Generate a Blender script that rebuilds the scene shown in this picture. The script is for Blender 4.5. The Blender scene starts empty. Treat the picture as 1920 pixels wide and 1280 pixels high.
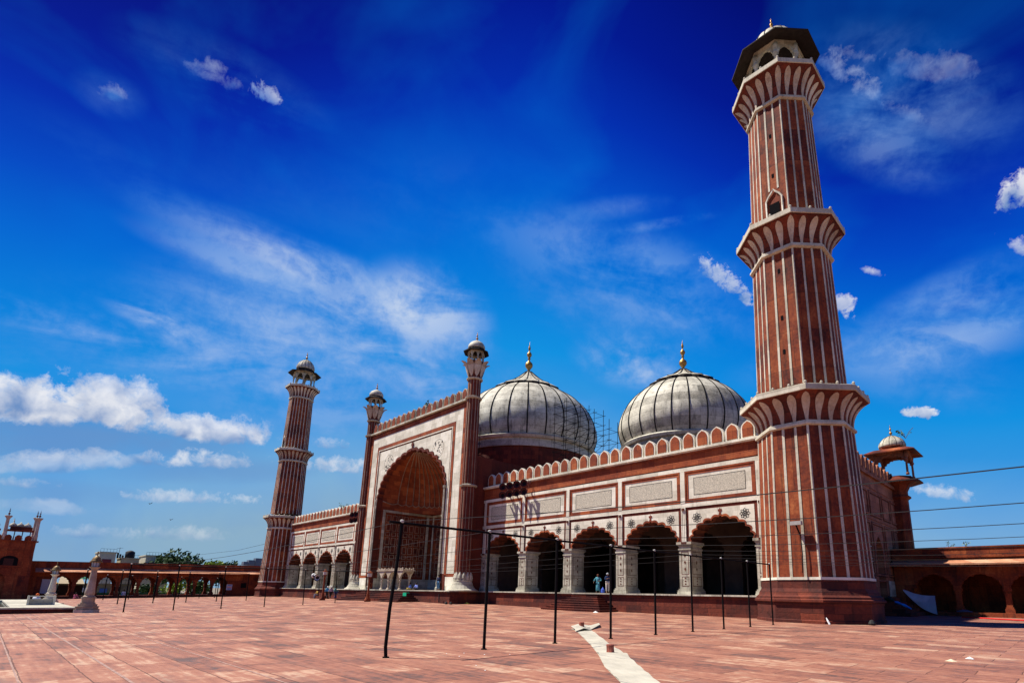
import bpy, bmesh, math, random
from mathutils import Vector, Matrix
random.seed(7)
R = math.radians
scene = bpy.context.scene
col = scene.collection

# ---------------------------------------------------------------- camera
cam_d = bpy.data.cameras.new("camera"); cam = bpy.data.objects.new("camera", cam_d); col.objects.link(cam)
CR = Vector((0.7375281770, 0.6751612233, 0.0144744839)); CU = Vector((0.1360154306, -0.1695057796, 0.9760981474))
CR.normalize(); CU = (CU - CR*CU.dot(CR)).normalized(); CB = CR.cross(CU)
m = Matrix((CR, CU, CB)).transposed().to_4x4(); m.translation = (60.3087, -36.8249, 1.6)
cam.matrix_world = m
cam_d.sensor_width = 36; cam_d.sensor_fit = 'HORIZONTAL'
cam_d.lens = 997.85/1920*36
cam_d.shift_x = (960-1080.88)/1920; cam_d.shift_y = (887.03-640)/1920
cam_d.clip_start = .1; cam_d.clip_end = 8000
scene.camera = cam

# ---------------------------------------------------------------- light
SUN_EL, SUN_AZ = 58.0, math.atan2(-.61, -.79)      # direction towards the sun in the XY plane
SV = Vector((math.cos(R(SUN_EL))*math.cos(SUN_AZ), math.cos(R(SUN_EL))*math.sin(SUN_AZ), math.sin(R(SUN_EL))))
sd = bpy.data.lights.new("sun", 'SUN'); sd.energy = 5.0; sd.angle = R(.5); sd.color = (1, .94, .85)
so = bpy.data.objects.new("sun", sd); col.objects.link(so)
so.rotation_euler = SV.to_track_quat('Z', 'Y').to_euler(); so.location = (0, 0, 80)
scene.view_settings.view_transform = 'Standard'; scene.view_settings.look = 'None'
scene.view_settings.exposure = .7; scene.view_settings.gamma = 1

def lin(r, g, b):
    f = lambda c: (c/255/12.92) if c/255 <= .04045 else ((c/255+.055)/1.055)**2.4
    return (f(r), f(g), f(b), 1)

CLOUDS=[
('shd',[0.846,4.297,0.216],-0.5,[7.51,-3.225,34.654],-0.545,1,0.75,8.12),
('shd',[0.726,8.373,1.062],-0.5,[8.627,-6.691,46.842],-0.499,1,0.6,5.68),
('shd',[0.717,7.451,0.346],-0.5,[6.294,-2.794,47.147],-0.718,1,0.35,6.36),
('shd',[2.119,6.17,0.799],-0.5,[6.07,-7.111,38.801],-0.485,1,0.5,6.07),
('cum',[1.003,7.113,1.497],-0.5,[5.592,-5.495,22.357],-0.378,1,1.0,3.23),
('cum',[1.399,12.976,-0.617],-0.5,[5.545,0.325,19.428],-0.53,2,1.0,1.55),
('cum',[1.722,7.28,0.091],-0.5,[7.884,-2.262,31.907],-0.518,3,0.95,4.4),
('cum',[4.621,16.128,0.292],-0.5,[6.777,-2.434,27.24],-0.501,4,1.0,1.68),
('cum',[0.675,17.854,1.187],-0.5,[8.862,-2.663,35.016],-0.503,14,1.0,2.02),
('cum',[1.258,8.262,1.961],-0.5,[7.344,-12.32,47.209],-0.371,5,0.45,5.75),
('cum',[3.369,12.226,1.375],-0.5,[9.201,-8.581,53.733],-0.495,6,0.6,4.33),
('cum',[5.042,10.327,0.5],-0.5,[8.682,-6.58,48.379],-0.508,7,0.65,4.31),
('cum',[11.859,27.186,1.203],-0.5,[16.335,-10.492,76.042],-0.49,8,0.6,2.64),
('cum',[2.633,9.592,0.595],-0.5,[8.785,-6.817,70.993],-0.65,9,0.55,7.21),
('cum',[0.879,25.072,1.579],-0.5,[12.027,-6.07,89.67],-0.61,10,0.45,3.61),
('cum',[2.084,15.247,0.658],-0.5,[5.544,-3.976,74.563],-0.722,11,0.3,4.86),
('cum',[4.046,18.144,0.459],-0.5,[4.87,-2.667,62.472],-0.645,12,0.3,3.37),
('cum',[0.882,13.437,0.227],-0.5,[7.08,-1.561,64.752],-0.735,31,0.25,4.84),
('cum',[33.964,7.137,-8.958],-0.5,[23.678,-19.148,74.522],-0.598,15,0.9,2.25),
('cum',[20.349,3.205,-5.53],-0.5,[16.836,-7.445,57.638],-0.547,16,0.55,2.84),
('cum',[31.941,-4.337,4.709],-0.5,[-6.499,-17.726,27.756],-0.522,17,0.85,1.03),
('cum',[21.965,11.578,-22.799],-0.5,[56.774,-24.074,42.472],-0.857,18,0.7,2.22),
('cum',[8.606,9.225,-8.629],-0.5,[32.8,-4.123,28.306],-0.522,19,0.75,2.85),
('cum',[19.855,18.105,-26.665],-0.5,[42.72,-5.045,28.386],-0.566,20,0.75,1.36),
('cum',[34.246,20.673,-25.272],-0.5,[91.509,-37.097,93.657],-0.757,21,0.6,2.88),
('cum',[10.232,12.585,-11.275],-0.5,[45.822,-15.866,23.874],-0.483,22,0.5,2.74),
('cum',[18.484,12.062,-9.133],-0.5,[55.585,-46.023,51.713],-0.972,23,0.3,3.72),
('cum',[16.592,63.745,21.055],-0.5,[44.848,-31.467,59.928],-0.32,24,0.5,1.17),
('cum',[7.182,32.616,2.849],-0.5,[36.81,-11.858,42.954],-0.276,25,0.35,1.72),
('cum',[7.552,44.596,-2.655],-0.5,[38.958,-4.011,43.444],-0.373,26,0.75,1.29),
('cum',[40.931,77.496,-52.652],-0.5,[341.787,-87.518,136.885],-0.104,27,0.1,3.7),
('cum',[11.846,6.226,-6.625],-0.5,[27.187,-23.85,26.198],-1.014,28,0.3,2.99),
('cum',[19.92,13.199,-13.518],-0.5,[58.879,-37.788,49.866],-0.895,29,0.25,3.13),
('cir',[1.7,4.201,-1.059],-0.5,[11.493,0.118,18.906],-0.342,41,1.0,4.75),
('cir',[2.381,4.733,-0.803],-0.5,[4.662,-0.814,9.022],-0.448,42,0.8,1.9),
('cir',[5.063,9.26,-1.479],-0.5,[7.393,-1.995,12.818],-0.451,43,1.0,1.4),
('cir',[1.237,13.747,-3.032],-0.5,[15.933,6.517,36.048],-0.553,44,0.9,2.83),
('cir',[1.718,5.263,-1.199],-0.5,[6.533,0.803,12.885],-0.473,45,0.7,2.55),
('cir',[-0.059,12.385,-1.063],-0.5,[22.735,5.431,62.024],-0.579,46,0.9,5.33),
('cir',[7.716,6.225,-2.28],-0.5,[9.104,-4.442,18.681],-0.514,47,0.85,2.09),
('cir',[10.359,7.079,0.349],-0.5,[21.427,-33.726,48.093],-0.634,48,0.3,4.98),
('cir',[5.105,3.761,-2.104],-0.5,[7.789,-4.041,11.678],-0.54,49,0.45,2.19),
('cir',[9.695,0.457,-0.247],-0.5,[0.782,-7.794,16.296],-0.566,50,0.6,1.86),
('cir',[15.517,0.074,0.151],-0.5,[-0.298,-17.865,39.455],-0.575,51,0.8,2.79),
('cir',[3.143,3.448,-0.724],-0.5,[4.003,-1.427,10.584],-0.48,52,0.45,2.42),
('cir',[1.445,4.029,-0.381],-0.5,[4.664,-0.577,11.597],-0.458,53,0.6,2.91),
('cir',[-0.524,5.686,-8.249],-0.5,[12.04,10.931,6.77],-0.528,59,0.5,1.76),
('cir',[1.661,7.581,-1.316],-0.5,[21.393,1.945,38.213],-0.347,61,0.6,5.57),
('cir',[3.231,3.221,-1.828],-0.5,[7.66,-2.079,9.876],-0.472,63,0.35,2.58),
('cir',[4.973,0.372,0.1],-0.5,[0.323,-10.05,21.438],-0.615,64,0.4,4.75),
('cir',[2.381,4.537,0.121],-0.5,[4.911,-3.048,17.591],-0.446,54,0.45,3.61),
('cir',[6.402,1.599,-2.986],-0.5,[9.602,-5.704,17.532],-0.712,55,0.4,2.87),
('cir',[10.605,16.633,-4.957],-0.5,[33.771,-8.061,45.205],-0.397,56,0.2,2.8),
('cir',[0.159,5.958,-2.079],-0.5,[17.378,8.792,26.532],-0.549,57,0.15,5.21),
('cir',[4.917,2.802,-3.881],-0.5,[10.327,-6.72,8.232],-0.793,58,0.12,2.16),
('cir',[1.91,2.034,-0.116],-0.5,[5.639,-4.773,9.156],-0.252,59,0.12,4.21),
('cir',[2.391,9.901,0.204],-0.5,[17.254,-4.579,19.997],-0.173,65,0.28,2.63),
('cir',[7.529,30.924,9.1],-0.5,[26.595,-16.925,35.511],-0.282,67,0.3,1.43),
('cir',[5.522,3.692,-4.153],-0.5,[13.257,-8.708,9.884],-0.784,66,0.42,2.39),
('cir',[6.385,5.206,-5.751],-0.5,[21.763,-9.967,15.14],-0.699,68,0.4,2.82),
('cir',[13.124,0.026,0.202],-0.5,[-0.334,-11.942,23.205],-0.571,69,0.55,1.99),
('cir',[8.936,0.489,-0.078],-0.5,[0.808,-10.729,25.287],-0.574,70,0.6,3.07),
('cir',[3.717,3.513,-1.31],-0.5,[11.032,-5.856,15.6],-0.457,71,0.4,3.78),
('cir',[3.328,6.634,-2.809],-0.5,[9.193,2.404,16.567],-0.493,72,0.5,2.41),
('cir',[1.155,6.513,0.069],-0.5,[11.364,-2.342,31.048],-0.391,73,0.6,5.01),
('cir',[11.141,6.136,0.315],-0.5,[33.851,-66.37,95.768],-0.937,74,0.4,9.54),
('cir',[0.82,5.564,0.734],-0.5,[6.651,-3.929,22.356],-0.367,60,0.25,4.17)]

world = bpy.data.worlds.new("World"); scene.world = world; world.use_nodes = True
def build_world():
    nt = world.node_tree; nt.nodes.clear(); N = nt.nodes; L = nt.links
    out = N.new('ShaderNodeOutputWorld'); bg = N.new('ShaderNodeBackground'); L.new(bg.outputs[0], out.inputs[0])
    tc = N.new('ShaderNodeTexCoord'); D = tc.outputs['Generated']
    def math_(op, a, b=None, c=None, clamp=False):
        n = N.new('ShaderNodeMath'); n.operation = op; n.use_clamp = clamp
        for i, v in enumerate((a, b, c)):
            if v is None: continue
            if isinstance(v, (int, float)): n.inputs[i].default_value = v
            else: L.new(v, n.inputs[i])
        return n.outputs[0]
    def dot(v):
        n = N.new('ShaderNodeVectorMath'); n.operation = 'DOT_PRODUCT'; L.new(D, n.inputs[0]); n.inputs[1].default_value = v
        return n.outputs['Value']
    def mix(f, a, b):
        n = N.new('ShaderNodeMix'); n.data_type = 'RGBA'
        if isinstance(f, (int, float)): n.inputs[0].default_value = f
        else: L.new(f, n.inputs[0])
        for i, v in ((6, a), (7, b)):
            if isinstance(v, tuple): n.inputs[i].default_value = v
            else: L.new(v, n.inputs[i])
        return n.outputs[2]
    sep = N.new('ShaderNodeSeparateXYZ'); L.new(D, sep.inputs[0])
    sky = N.new('ShaderNodeTexSky'); sky.sky_type = 'NISHITA'; sky.sun_disc = False
    sky.sun_elevation = R(SUN_EL); sky.sun_rotation = math.atan2(SV.x, SV.y)
    # polarised sky: deep ultramarine high up, pale near the horizon; a touch lighter to the north
    # polarised band: the sky opposite the sun's side pales, both flanks stay deep
    hx = math_('SQRT', math_('SUBTRACT', 1.0001, math_('MULTIPLY', sep.outputs[2], sep.outputs[2])))
    fw = math_('MAXIMUM', math_('DIVIDE', dot((-.766, .643, 0)), hx), 0)
    el = math_('ADD', math_('SUBTRACT', sep.outputs[2], math_('MULTIPLY', math_('POWER', fw, 6), .2)), math_('MULTIPLY', math_('MINIMUM', sep.outputs[2], .3), .2))
    rp = N.new('ShaderNodeValToRGB'); L.new(el, rp.inputs[0]); e = rp.color_ramp.elements
    stops = [(0, (140, 176, 202)), (.07, (128, 177, 217)), (.15, (98, 167, 224)), (.22, (52, 152, 225)), (.29, (16, 146, 227)), (.38, (4, 126, 220)), (.46, (0, 103, 212)), (.53, (0, 74, 198)),
             (.60, (0, 46, 176)), (.67, (0, 24, 146)), (.76, (0, 12, 116))]
    e[0].position = stops[0][0]; e[0].color = lin(*stops[0][1]); e[1].position = stops[-1][0]; e[1].color = lin(*stops[-1][1])
    for p, c in stops[1:-1]:
        q = e.new(p); q.color = lin(*c)
    nm = N.new('ShaderNodeVectorMath'); nm.operation = 'SCALE'; nm.inputs[3].default_value = .03; L.new(sky.outputs[0], nm.inputs[0])
    base = mix(.03, rp.outputs[0], nm.outputs[0])
    # faint large scale unevenness of the blue
    n1 = N.new('ShaderNodeTexNoise'); n1.inputs['Scale'].default_value = 2.2; n1.inputs['Detail'].default_value = 5; n1.inputs['Distortion'].default_value = .6
    mp = N.new('ShaderNodeMapping'); mp.inputs['Rotation'].default_value = (.3, .1, .8); mp.inputs['Scale'].default_value = (1, 2.2, 2.6); L.new(D, mp.inputs[0]); L.new(mp.outputs[0], n1.inputs[0])
    v = math_('MULTIPLY', math_('SUBTRACT', n1.outputs[0], .47, clamp=True), .9, clamp=True)
    cur = mix(v, base, lin(0, 128, 226))
    hz = math_('POWER', math_('SUBTRACT', 1, math_('MULTIPLY', sep.outputs[2], 2.6, clamp=True), clamp=True), 2)
    fbm = N.new('ShaderNodeTexNoise'); fbm.inputs['Scale'].default_value = 15; fbm.inputs['Detail'].default_value = 9; fbm.inputs['Roughness'].default_value = .62; L.new(D, fbm.inputs[0])
    fine = N.new('ShaderNodeTexNoise'); fine.inputs['Scale'].default_value = 42; fine.inputs['Detail'].default_value = 8; fine.inputs['Roughness'].default_value = .66; fine.inputs['Distortion'].default_value = .3; L.new(D, fine.inputs[0])
    puff = N.new('ShaderNodeTexNoise'); puff.inputs['Scale'].default_value = 26; puff.inputs['Detail'].default_value = 7; puff.inputs['Distortion'].default_value = .4; L.new(D, puff.inputs[0])
    wisps = []
    # ice-cloud fibres: three fields of long streaks, drawn out along different headings of the sky
    for A, B, sc, wseed in (((.70,.71,.05), (.13,-.17,.97), 5, 1), ((.74,.60,-.30), (.40,-.15,.90), 5, 5), ((.72,.66,-.22), (.30,-.10,.94), 9, 9)):
        cb = N.new('ShaderNodeCombineXYZ'); L.new(math_('MULTIPLY', dot(A), 1.0), cb.inputs[0]); L.new(math_('MULTIPLY', dot(B), 2.1), cb.inputs[1]); cb.inputs[2].default_value = wseed
        nn = N.new('ShaderNodeTexNoise'); nn.inputs['Scale'].default_value = sc; nn.inputs['Detail'].default_value = 8; nn.inputs['Roughness'].default_value = .57; nn.inputs['Distortion'].default_value = .5; L.new(cb.outputs[0], nn.inputs[0]); wisps.append(nn)
    for (t, A, pa, B, qb, seed, st, asp) in CLOUDS:
        p = math_('SUBTRACT', dot(A), pa); q = math_('SUBTRACT', dot(B), qb)
        if t == 'shd':
            g = math_('SUBTRACT', 1, math_('ADD', math_('MULTIPLY', p, p), math_('MULTIPLY', q, q)), clamp=True)
            cur = mix(math_('MULTIPLY', math_('MULTIPLY', g, math_('MULTIPLY', fbm.outputs[0], 1.9, clamp=True)), st), cur, lin(104, 146, 200)); continue
        if t == 'cum':
            qq = math_('MAXIMUM', math_('MULTIPLY', q, -1.7), q)
            r2 = math_('ADD', math_('MULTIPLY', p, p), math_('MULTIPLY', qq, qq))
            body = math_('SUBTRACT', 1, r2)
            big = seed in (1, 2, 3, 4, 5, 14, 28, 31)
            nz = math_('MULTIPLY', math_('SUBTRACT', math_('ADD', math_('MULTIPLY', fbm.outputs[0], .65 if big else .3), math_('MULTIPLY', fine.outputs[0], .35 if big else .7)), .52), 6.5 if big else 8.5)
            d = math_('MULTIPLY', math_('ADD', math_('MULTIPLY', body, 1.15), nz), 1.15 if big else (1.3 if st > .7 else .7), clamp=True)
            gate = math_('ADD', math_('MULTIPLY', math_('SUBTRACT', 2.6, r2), .7), 0, clamp=True)
            a = math_('MULTIPLY', math_('MULTIPLY', d, gate), st)
            br = math_('ADD', math_('MULTIPLY', q, .55), math_('ADD', .55, math_('MULTIPLY', math_('SUBTRACT', puff.outputs[0], .5), 2.6)), clamp=True)
            shade = mix(br, lin(112, 146, 196), lin(242, 242, 244)) if seed < 22 or seed > 29 else mix(br, lin(60, 120, 205), lin(196, 204, 228))
            cur = mix(a, cur, shade)
        else:
            nn = wisps[0 if seed in (48, 50, 51, 58) else (1 if seed%2 else 2)]
            r2 = math_('ADD', math_('MULTIPLY', p, p), math_('MULTIPLY', q, q))
            g = math_('POWER', math_('SUBTRACT', 1, math_('MULTIPLY', r2, .5), clamp=True), 1.2)
            d = math_('MULTIPLY', math_('SUBTRACT', math_('ADD', math_('MULTIPLY', nn.outputs[0], .78), math_('MULTIPLY', fine.outputs[0], .22)), .36), 4.4, clamp=True)
            a = math_('MULTIPLY', math_('MULTIPLY', d, g), st*.9)
            cur = mix(a, cur, mix(a, lin(4, 136, 226), lin(214, 224, 238)))
    L.new(cur, bg.inputs[0]); bg.inputs[1].default_value = 1.0/(2**.7)
build_world()
world.cycles.sampling_method = 'MANUAL'; world.cycles.sample_map_resolution = 512
scene.cycles.max_bounces = 5; scene.cycles.diffuse_bounces = 3; scene.cycles.glossy_bounces = 2

# ---------------------------------------------------------------- materials
def material(name, rough=.85, metal=0.0):
    m = bpy.data.materials.new(name); m.use_nodes = True
    nt = m.node_tree; b = nt.nodes['Principled BSDF']; b.inputs['Roughness'].default_value = rough; b.inputs['Metallic'].default_value = metal
    b.inputs['Specular IOR Level'].default_value = .25
    return m, nt, b
def plain(name, rgb, rough=.7, metal=0.0, var=.12, scale=8):
    m, nt, b = material(name, rough, metal); N, L = nt.nodes, nt.links
    tc = N.new('ShaderNodeTexCoord'); n = N.new('ShaderNodeTexNoise'); n.inputs['Scale'].default_value = scale; n.inputs['Detail'].default_value = 4
    L.new(tc.outputs['Object'], n.inputs[0]); r = N.new('ShaderNodeValToRGB'); L.new(n.outputs[0], r.inputs[0])
    r.color_ramp.elements[0].position = .3; r.color_ramp.elements[1].position = .7
    r.color_ramp.elements[0].color = tuple(c*(1-var) for c in rgb)+(1,); r.color_ramp.elements[1].color = tuple(min(1, c*(1+var)) for c in rgb)+(1,)
    L.new(r.outputs[0], b.inputs[0]); return m
def stone(name, cols, bw=1.2, bh=.5, joint=.012, jcol=.45, stain=(.05, .03, .025), stain_amt=.6, rough=.85, streak=.5, brickvar=.35, floor=False, bump=.25):
    """blocks with per-block tone, mottling, dark weather stains and vertical run-off streaks"""
    m, nt, b = material(name, rough); N, L = nt.nodes, nt.links
    tc = N.new('ShaderNodeTexCoord'); oi = N.new('ShaderNodeObjectInfo'); pa = N.new('ShaderNodeVectorMath'); pa.operation = 'ADD'; L.new(tc.outputs['Object'], pa.inputs[0]); L.new(oi.outputs['Location'], pa.inputs[1])
    wn = N.new('ShaderNodeTexNoise'); wn.inputs['Scale'].default_value = 1.7; wn.inputs['Detail'].default_value = 3; L.new(pa.outputs[0], wn.inputs[0])
    ws = N.new('ShaderNodeVectorMath'); ws.operation = 'MULTIPLY_ADD'; L.new(wn.outputs['Color'], ws.inputs[0]); ws.inputs[1].default_value = (.07, .07, .07); L.new(pa.outputs[0], ws.inputs[2]); P = ws.outputs[0]
    sp = N.new('ShaderNodeSeparateXYZ'); L.new(P, sp.inputs[0])
    ad = N.new('ShaderNodeMath'); ad.operation = 'ADD'; L.new(sp.outputs[0], ad.inputs[0]); L.new(sp.outputs[1], ad.inputs[1])
    cb = N.new('ShaderNodeCombineXYZ'); L.new(ad.outputs[0], cb.inputs[0]); L.new(sp.outputs[2], cb.inputs[1])
    br = N.new('ShaderNodeTexBrick'); L.new(P if floor else cb.outputs[0], br.inputs[0])
    br.inputs['Scale'].default_value = 1; br.inputs['Brick Width'].default_value = bw; br.inputs['Row Height'].default_value = bh
    br.inputs['Mortar Size'].default_value = joint; br.inputs['Mortar Smooth'].default_value = .3; br.inputs['Bias'].default_value = 0
    br.inputs['Color1'].default_value = (0, 0, 0, 1); br.inputs['Color2'].default_value = (1, 1, 1, 1); br.inputs['Mortar'].default_value = (.5, .5, .5, 1)
    n1 = N.new('ShaderNodeTexNoise'); n1.inputs['Scale'].default_value = .7; n1.inputs['Detail'].default_value = 8; n1.inputs['Roughness'].default_value = .65; L.new(P, n1.inputs[0])
    n2 = N.new('ShaderNodeTexNoise'); n2.inputs['Scale'].default_value = 6; n2.inputs['Detail'].default_value = 6; L.new(P, n2.inputs[0])
    def M(op, a, b_, clamp=False):
        n = N.new('ShaderNodeMath'); n.operation = op; n.use_clamp = clamp
        for i, v in enumerate((a, b_)):
            if isinstance(v, (int, float)): n.inputs[i].default_value = v
            else: L.new(v, n.inputs[i])
        return n.outputs[0]
    sb = N.new('ShaderNodeSeparateColor'); L.new(br.outputs[0], sb.inputs[0])
    f = M('ADD', M('MULTIPLY', sb.outputs[0], brickvar), M('MULTIPLY', n1.outputs[0], 1-brickvar))
    f = M('ADD', M('MULTIPLY', M('SUBTRACT', n2.outputs[0], .5), .35), f)
    lo, sn = (.30, .40) if floor else (.25, .50)
    if floor:      # bedding strata running through each slab
        mq = N.new('ShaderNodeMapping'); L.new(P, mq.inputs[0]); mq.inputs['Scale'].default_value = (.45, 7, 1); ns = N.new('ShaderNodeTexNoise'); ns.inputs['Scale'].default_value = 1; ns.inputs['Detail'].default_value = 5; L.new(mq.outputs[0], ns.inputs[0])
        f = M('ADD', M('MULTIPLY', M('SUBTRACT', ns.outputs[0], .5), .5), f)
    rp = N.new('ShaderNodeValToRGB'); L.new(f, rp.inputs[0]); e = rp.color_ramp.elements
    k = len(cols); e[0].position = lo; e[0].color = cols[0]+(1,); e[1].position = lo+sn; e[1].color = cols[-1]+(1,)
    for i in range(1, k-1):
        q = e.new(lo+sn*i/(k-1)); q.color = cols[i]+(1,)
    # stains
    mp = N.new('ShaderNodeMapping'); L.new(P, mp.inputs[0]); mp.inputs['Scale'].default_value = (1.6, 1.6, .22) if not floor else (.5, 1.3, .9)
    n3 = N.new('ShaderNodeTexNoise'); n3.inputs['Scale'].default_value = 1.3 if not floor else 1.0; n3.inputs['Detail'].default_value = 9; n3.inputs['Roughness'].default_value = .7; L.new(mp.outputs[0], n3.inputs[0])
    s = M('MULTIPLY', M('SUBTRACT', n3.outputs[0], .52), 5, True); s = M('MULTIPLY', s, stain_amt)
    mx = N.new('ShaderNodeMix'); mx.data_type = 'RGBA'; L.new(s, mx.inputs[0]); L.new(rp.outputs[0], mx.inputs[6]); mx.inputs[7].default_value = stain+(1,)
    mj = N.new('ShaderNodeMix'); mj.data_type = 'RGBA'; mj.blend_type = 'MULTIPLY'; L.new(br.outputs['Fac'], mj.inputs[0]); L.new(mx.outputs[2], mj.inputs[6]); mj.inputs[7].default_value = (jcol, jcol, jcol, 1)
    L.new(mj.outputs[2], b.inputs[0])
    bp = N.new('ShaderNodeBump'); bp.inputs['Strength'].default_value = bump; bp.inputs['Distance'].default_value = .05
    h = M('SUBTRACT', M('ADD', n2.outputs[0], n1.outputs[0]), M('MULTIPLY', br.outputs['Fac'], 1.2)); L.new(h, bp.inputs['Height']); L.new(bp.outputs[0], b.inputs['Normal'])
    return m
RED = stone('red_sandstone', [(.035, .010, .007), (.10, .019, .010), (.19, .037, .012), (.26, .060, .018), (.38, .115, .036)], bw=1.66, bh=2.7, joint=.014, jcol=.35, stain=(.018, .010, .008), stain_amt=.85, brickvar=.2)
REDB = stone('bright_red_sandstone', [(.14, .028, .012), (.26, .055, .018), (.38, .105, .033)], bw=1.2, bh=.6, stain=(.04, .014, .010), stain_amt=.55)
TRIM = stone('red_trim_stone', [(.07, .013, .008), (.12, .022, .011), (.18, .037, .016)], bw=2.4, bh=2.4, stain=(.025, .010, .008), stain_amt=.6)
SKYLIT = stone('skylit_red_sandstone', [(.16, .055, .03), (.27, .10, .05), (.38, .16, .085)], bw=1.3, bh=.6, stain=(.06, .025, .018), stain_amt=.6)  # lighter copy of the red sandstone; skylight on the shaded side put into its colour
BROWN = stone('carved_brown_sandstone', [(.06, .018, .011), (.11, .032, .018), (.17, .05, .026)], bw=.5, bh=.5, stain=(.02, .01, .008), stain_amt=.5, bump=.6)
MARB = stone('white_marble', [(.50, .465, .36), (.68, .64, .51), (.82, .785, .65)], bw=1.1, bh=.7, joint=.008, jcol=.75, stain=(.19, .165, .12), stain_amt=.55, rough=.6, bump=.08)
STRIPE = stone('inlaid_marble_strip', [(.33, .295, .215), (.50, .455, .345), (.66, .61, .48)], bw=9, bh=1.8, joint=.01, jcol=.6, stain=(.14, .11, .075), stain_amt=.65, rough=.7, bump=.05)
TAN_ = stone('tan_inlay_lines', [(.20, .13, .09), (.34, .245, .175), (.46, .37, .28)], bw=9, bh=9, stain=(.08, .04, .03), stain_amt=.5)
MARB2 = stone('weathered_marble', [(.26, .24, .18), (.42, .39, .30), (.58, .545, .43)], bw=1.0, bh=.45, joint=.01, jcol=.6, stain=(.08, .068, .05), stain_amt=.8, rough=.7, bump=.15)
PETAL = stone('petal_marble', [(.30, .22, .15), (.48, .40, .30), (.66, .59, .46)], bw=9, bh=9, stain=(.15, .08, .05), stain_amt=.6, rough=.7)
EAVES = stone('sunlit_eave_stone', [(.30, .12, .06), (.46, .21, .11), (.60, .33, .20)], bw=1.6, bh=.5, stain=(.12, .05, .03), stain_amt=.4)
DOME = stone('dome_marble', [(.15, .14, .105), (.34, .315, .245), (.53, .50, .395), (.70, .665, .53)], bw=30, bh=.95, joint=.02, jcol=.6, stain=(.06, .057, .047), stain_amt=.85, rough=.65, brickvar=.25)
PAVE = stone('sandstone_paving', [(.115, .062, .050), (.22, .088, .058), (.285, .118, .074), (.325, .145, .090), (.43, .265, .175)], bw=1.5, bh=.82, joint=.013, jcol=.42, stain=(.095, .070, .068), stain_amt=.7, floor=True, brickvar=.26, bump=.3, rough=.75)
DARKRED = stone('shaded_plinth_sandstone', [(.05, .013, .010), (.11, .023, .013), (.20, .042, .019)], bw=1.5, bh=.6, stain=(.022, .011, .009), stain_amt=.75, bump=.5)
BLACK = plain('black_inlay_and_shade', (.01, .01, .011), 1.0)  # inlay proper; on windows and slits a flat black painted for the inner shade
BLACK.node_tree.nodes['Principled BSDF'].inputs['Specular IOR Level'].default_value = 0
EAVE = plain('dark_stone_with_shade', (.018, .012, .010), .9, var=.4, scale=3)  # kept near black: shade inside the kiosks is put into the ceiling colour
GOLD = plain('gilded_copper', (.38, .20, .045), .45, .7, var=.3)
IRON = plain('black_iron', (.008, .007, .007), .8)
IRON.node_tree.nodes['Principled BSDF'].inputs['Specular IOR Level'].default_value = .05
GROOVE = plain('dark_groove', (.05, .02, .015), .9)
WIRE = plain('wire', (.02, .02, .02), .7)
WATER, _n, _b = material('pool_water', .08); _b.inputs['Base Color'].default_value = (.10, .14, .12, 1); _b.inputs['Specular IOR Level'].default_value = .5
LEAF = plain('leaf_green', (.06, .12, .02), .7, var=.6, scale=3)
LEAFY = plain('leaf_yellow_green', (.22, .30, .03), .7, var=.4, scale=3)
TRUNK = plain('bark', (.08, .05, .03), .9)
GREYW = plain('whitewash', (.5, .48, .42), .8, var=.15, scale=1)
def inscription_mat():
    m, nt, b = material('inlaid_script', .6); N, L = nt.nodes, nt.links
    tc = N.new('ShaderNodeTexCoord'); mp = N.new('ShaderNodeMapping'); L.new(tc.outputs['Object'], mp.inputs[0]); mp.inputs['Scale'].default_value = (16, 1, 11)
    n = N.new('ShaderNodeTexNoise'); n.inputs['Scale'].default_value = 1.0; n.inputs['Detail'].default_value = 3; n.inputs['Distortion'].default_value = 1.6; L.new(mp.outputs[0], n.inputs[0])
    s = N.new('ShaderNodeMath'); s.operation = 'SUBTRACT'; L.new(n.outputs[0], s.inputs[0]); s.inputs[1].default_value = .5
    a = N.new('ShaderNodeMath'); a.operation = 'ABSOLUTE'; L.new(s.outputs[0], a.inputs[0])
    r = N.new('ShaderNodeValToRGB'); L.new(a.outputs[0], r.inputs[0]); e = r.color_ramp.elements
    e[0].position = .02; e[0].color = (.17, .155, .13, 1); e[1].position = .05; e[1].color = (.60, .55, .42, 1)
    L.new(r.outputs[0], b.inputs[0]); return m
SCRIPT = inscription_mat()

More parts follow.
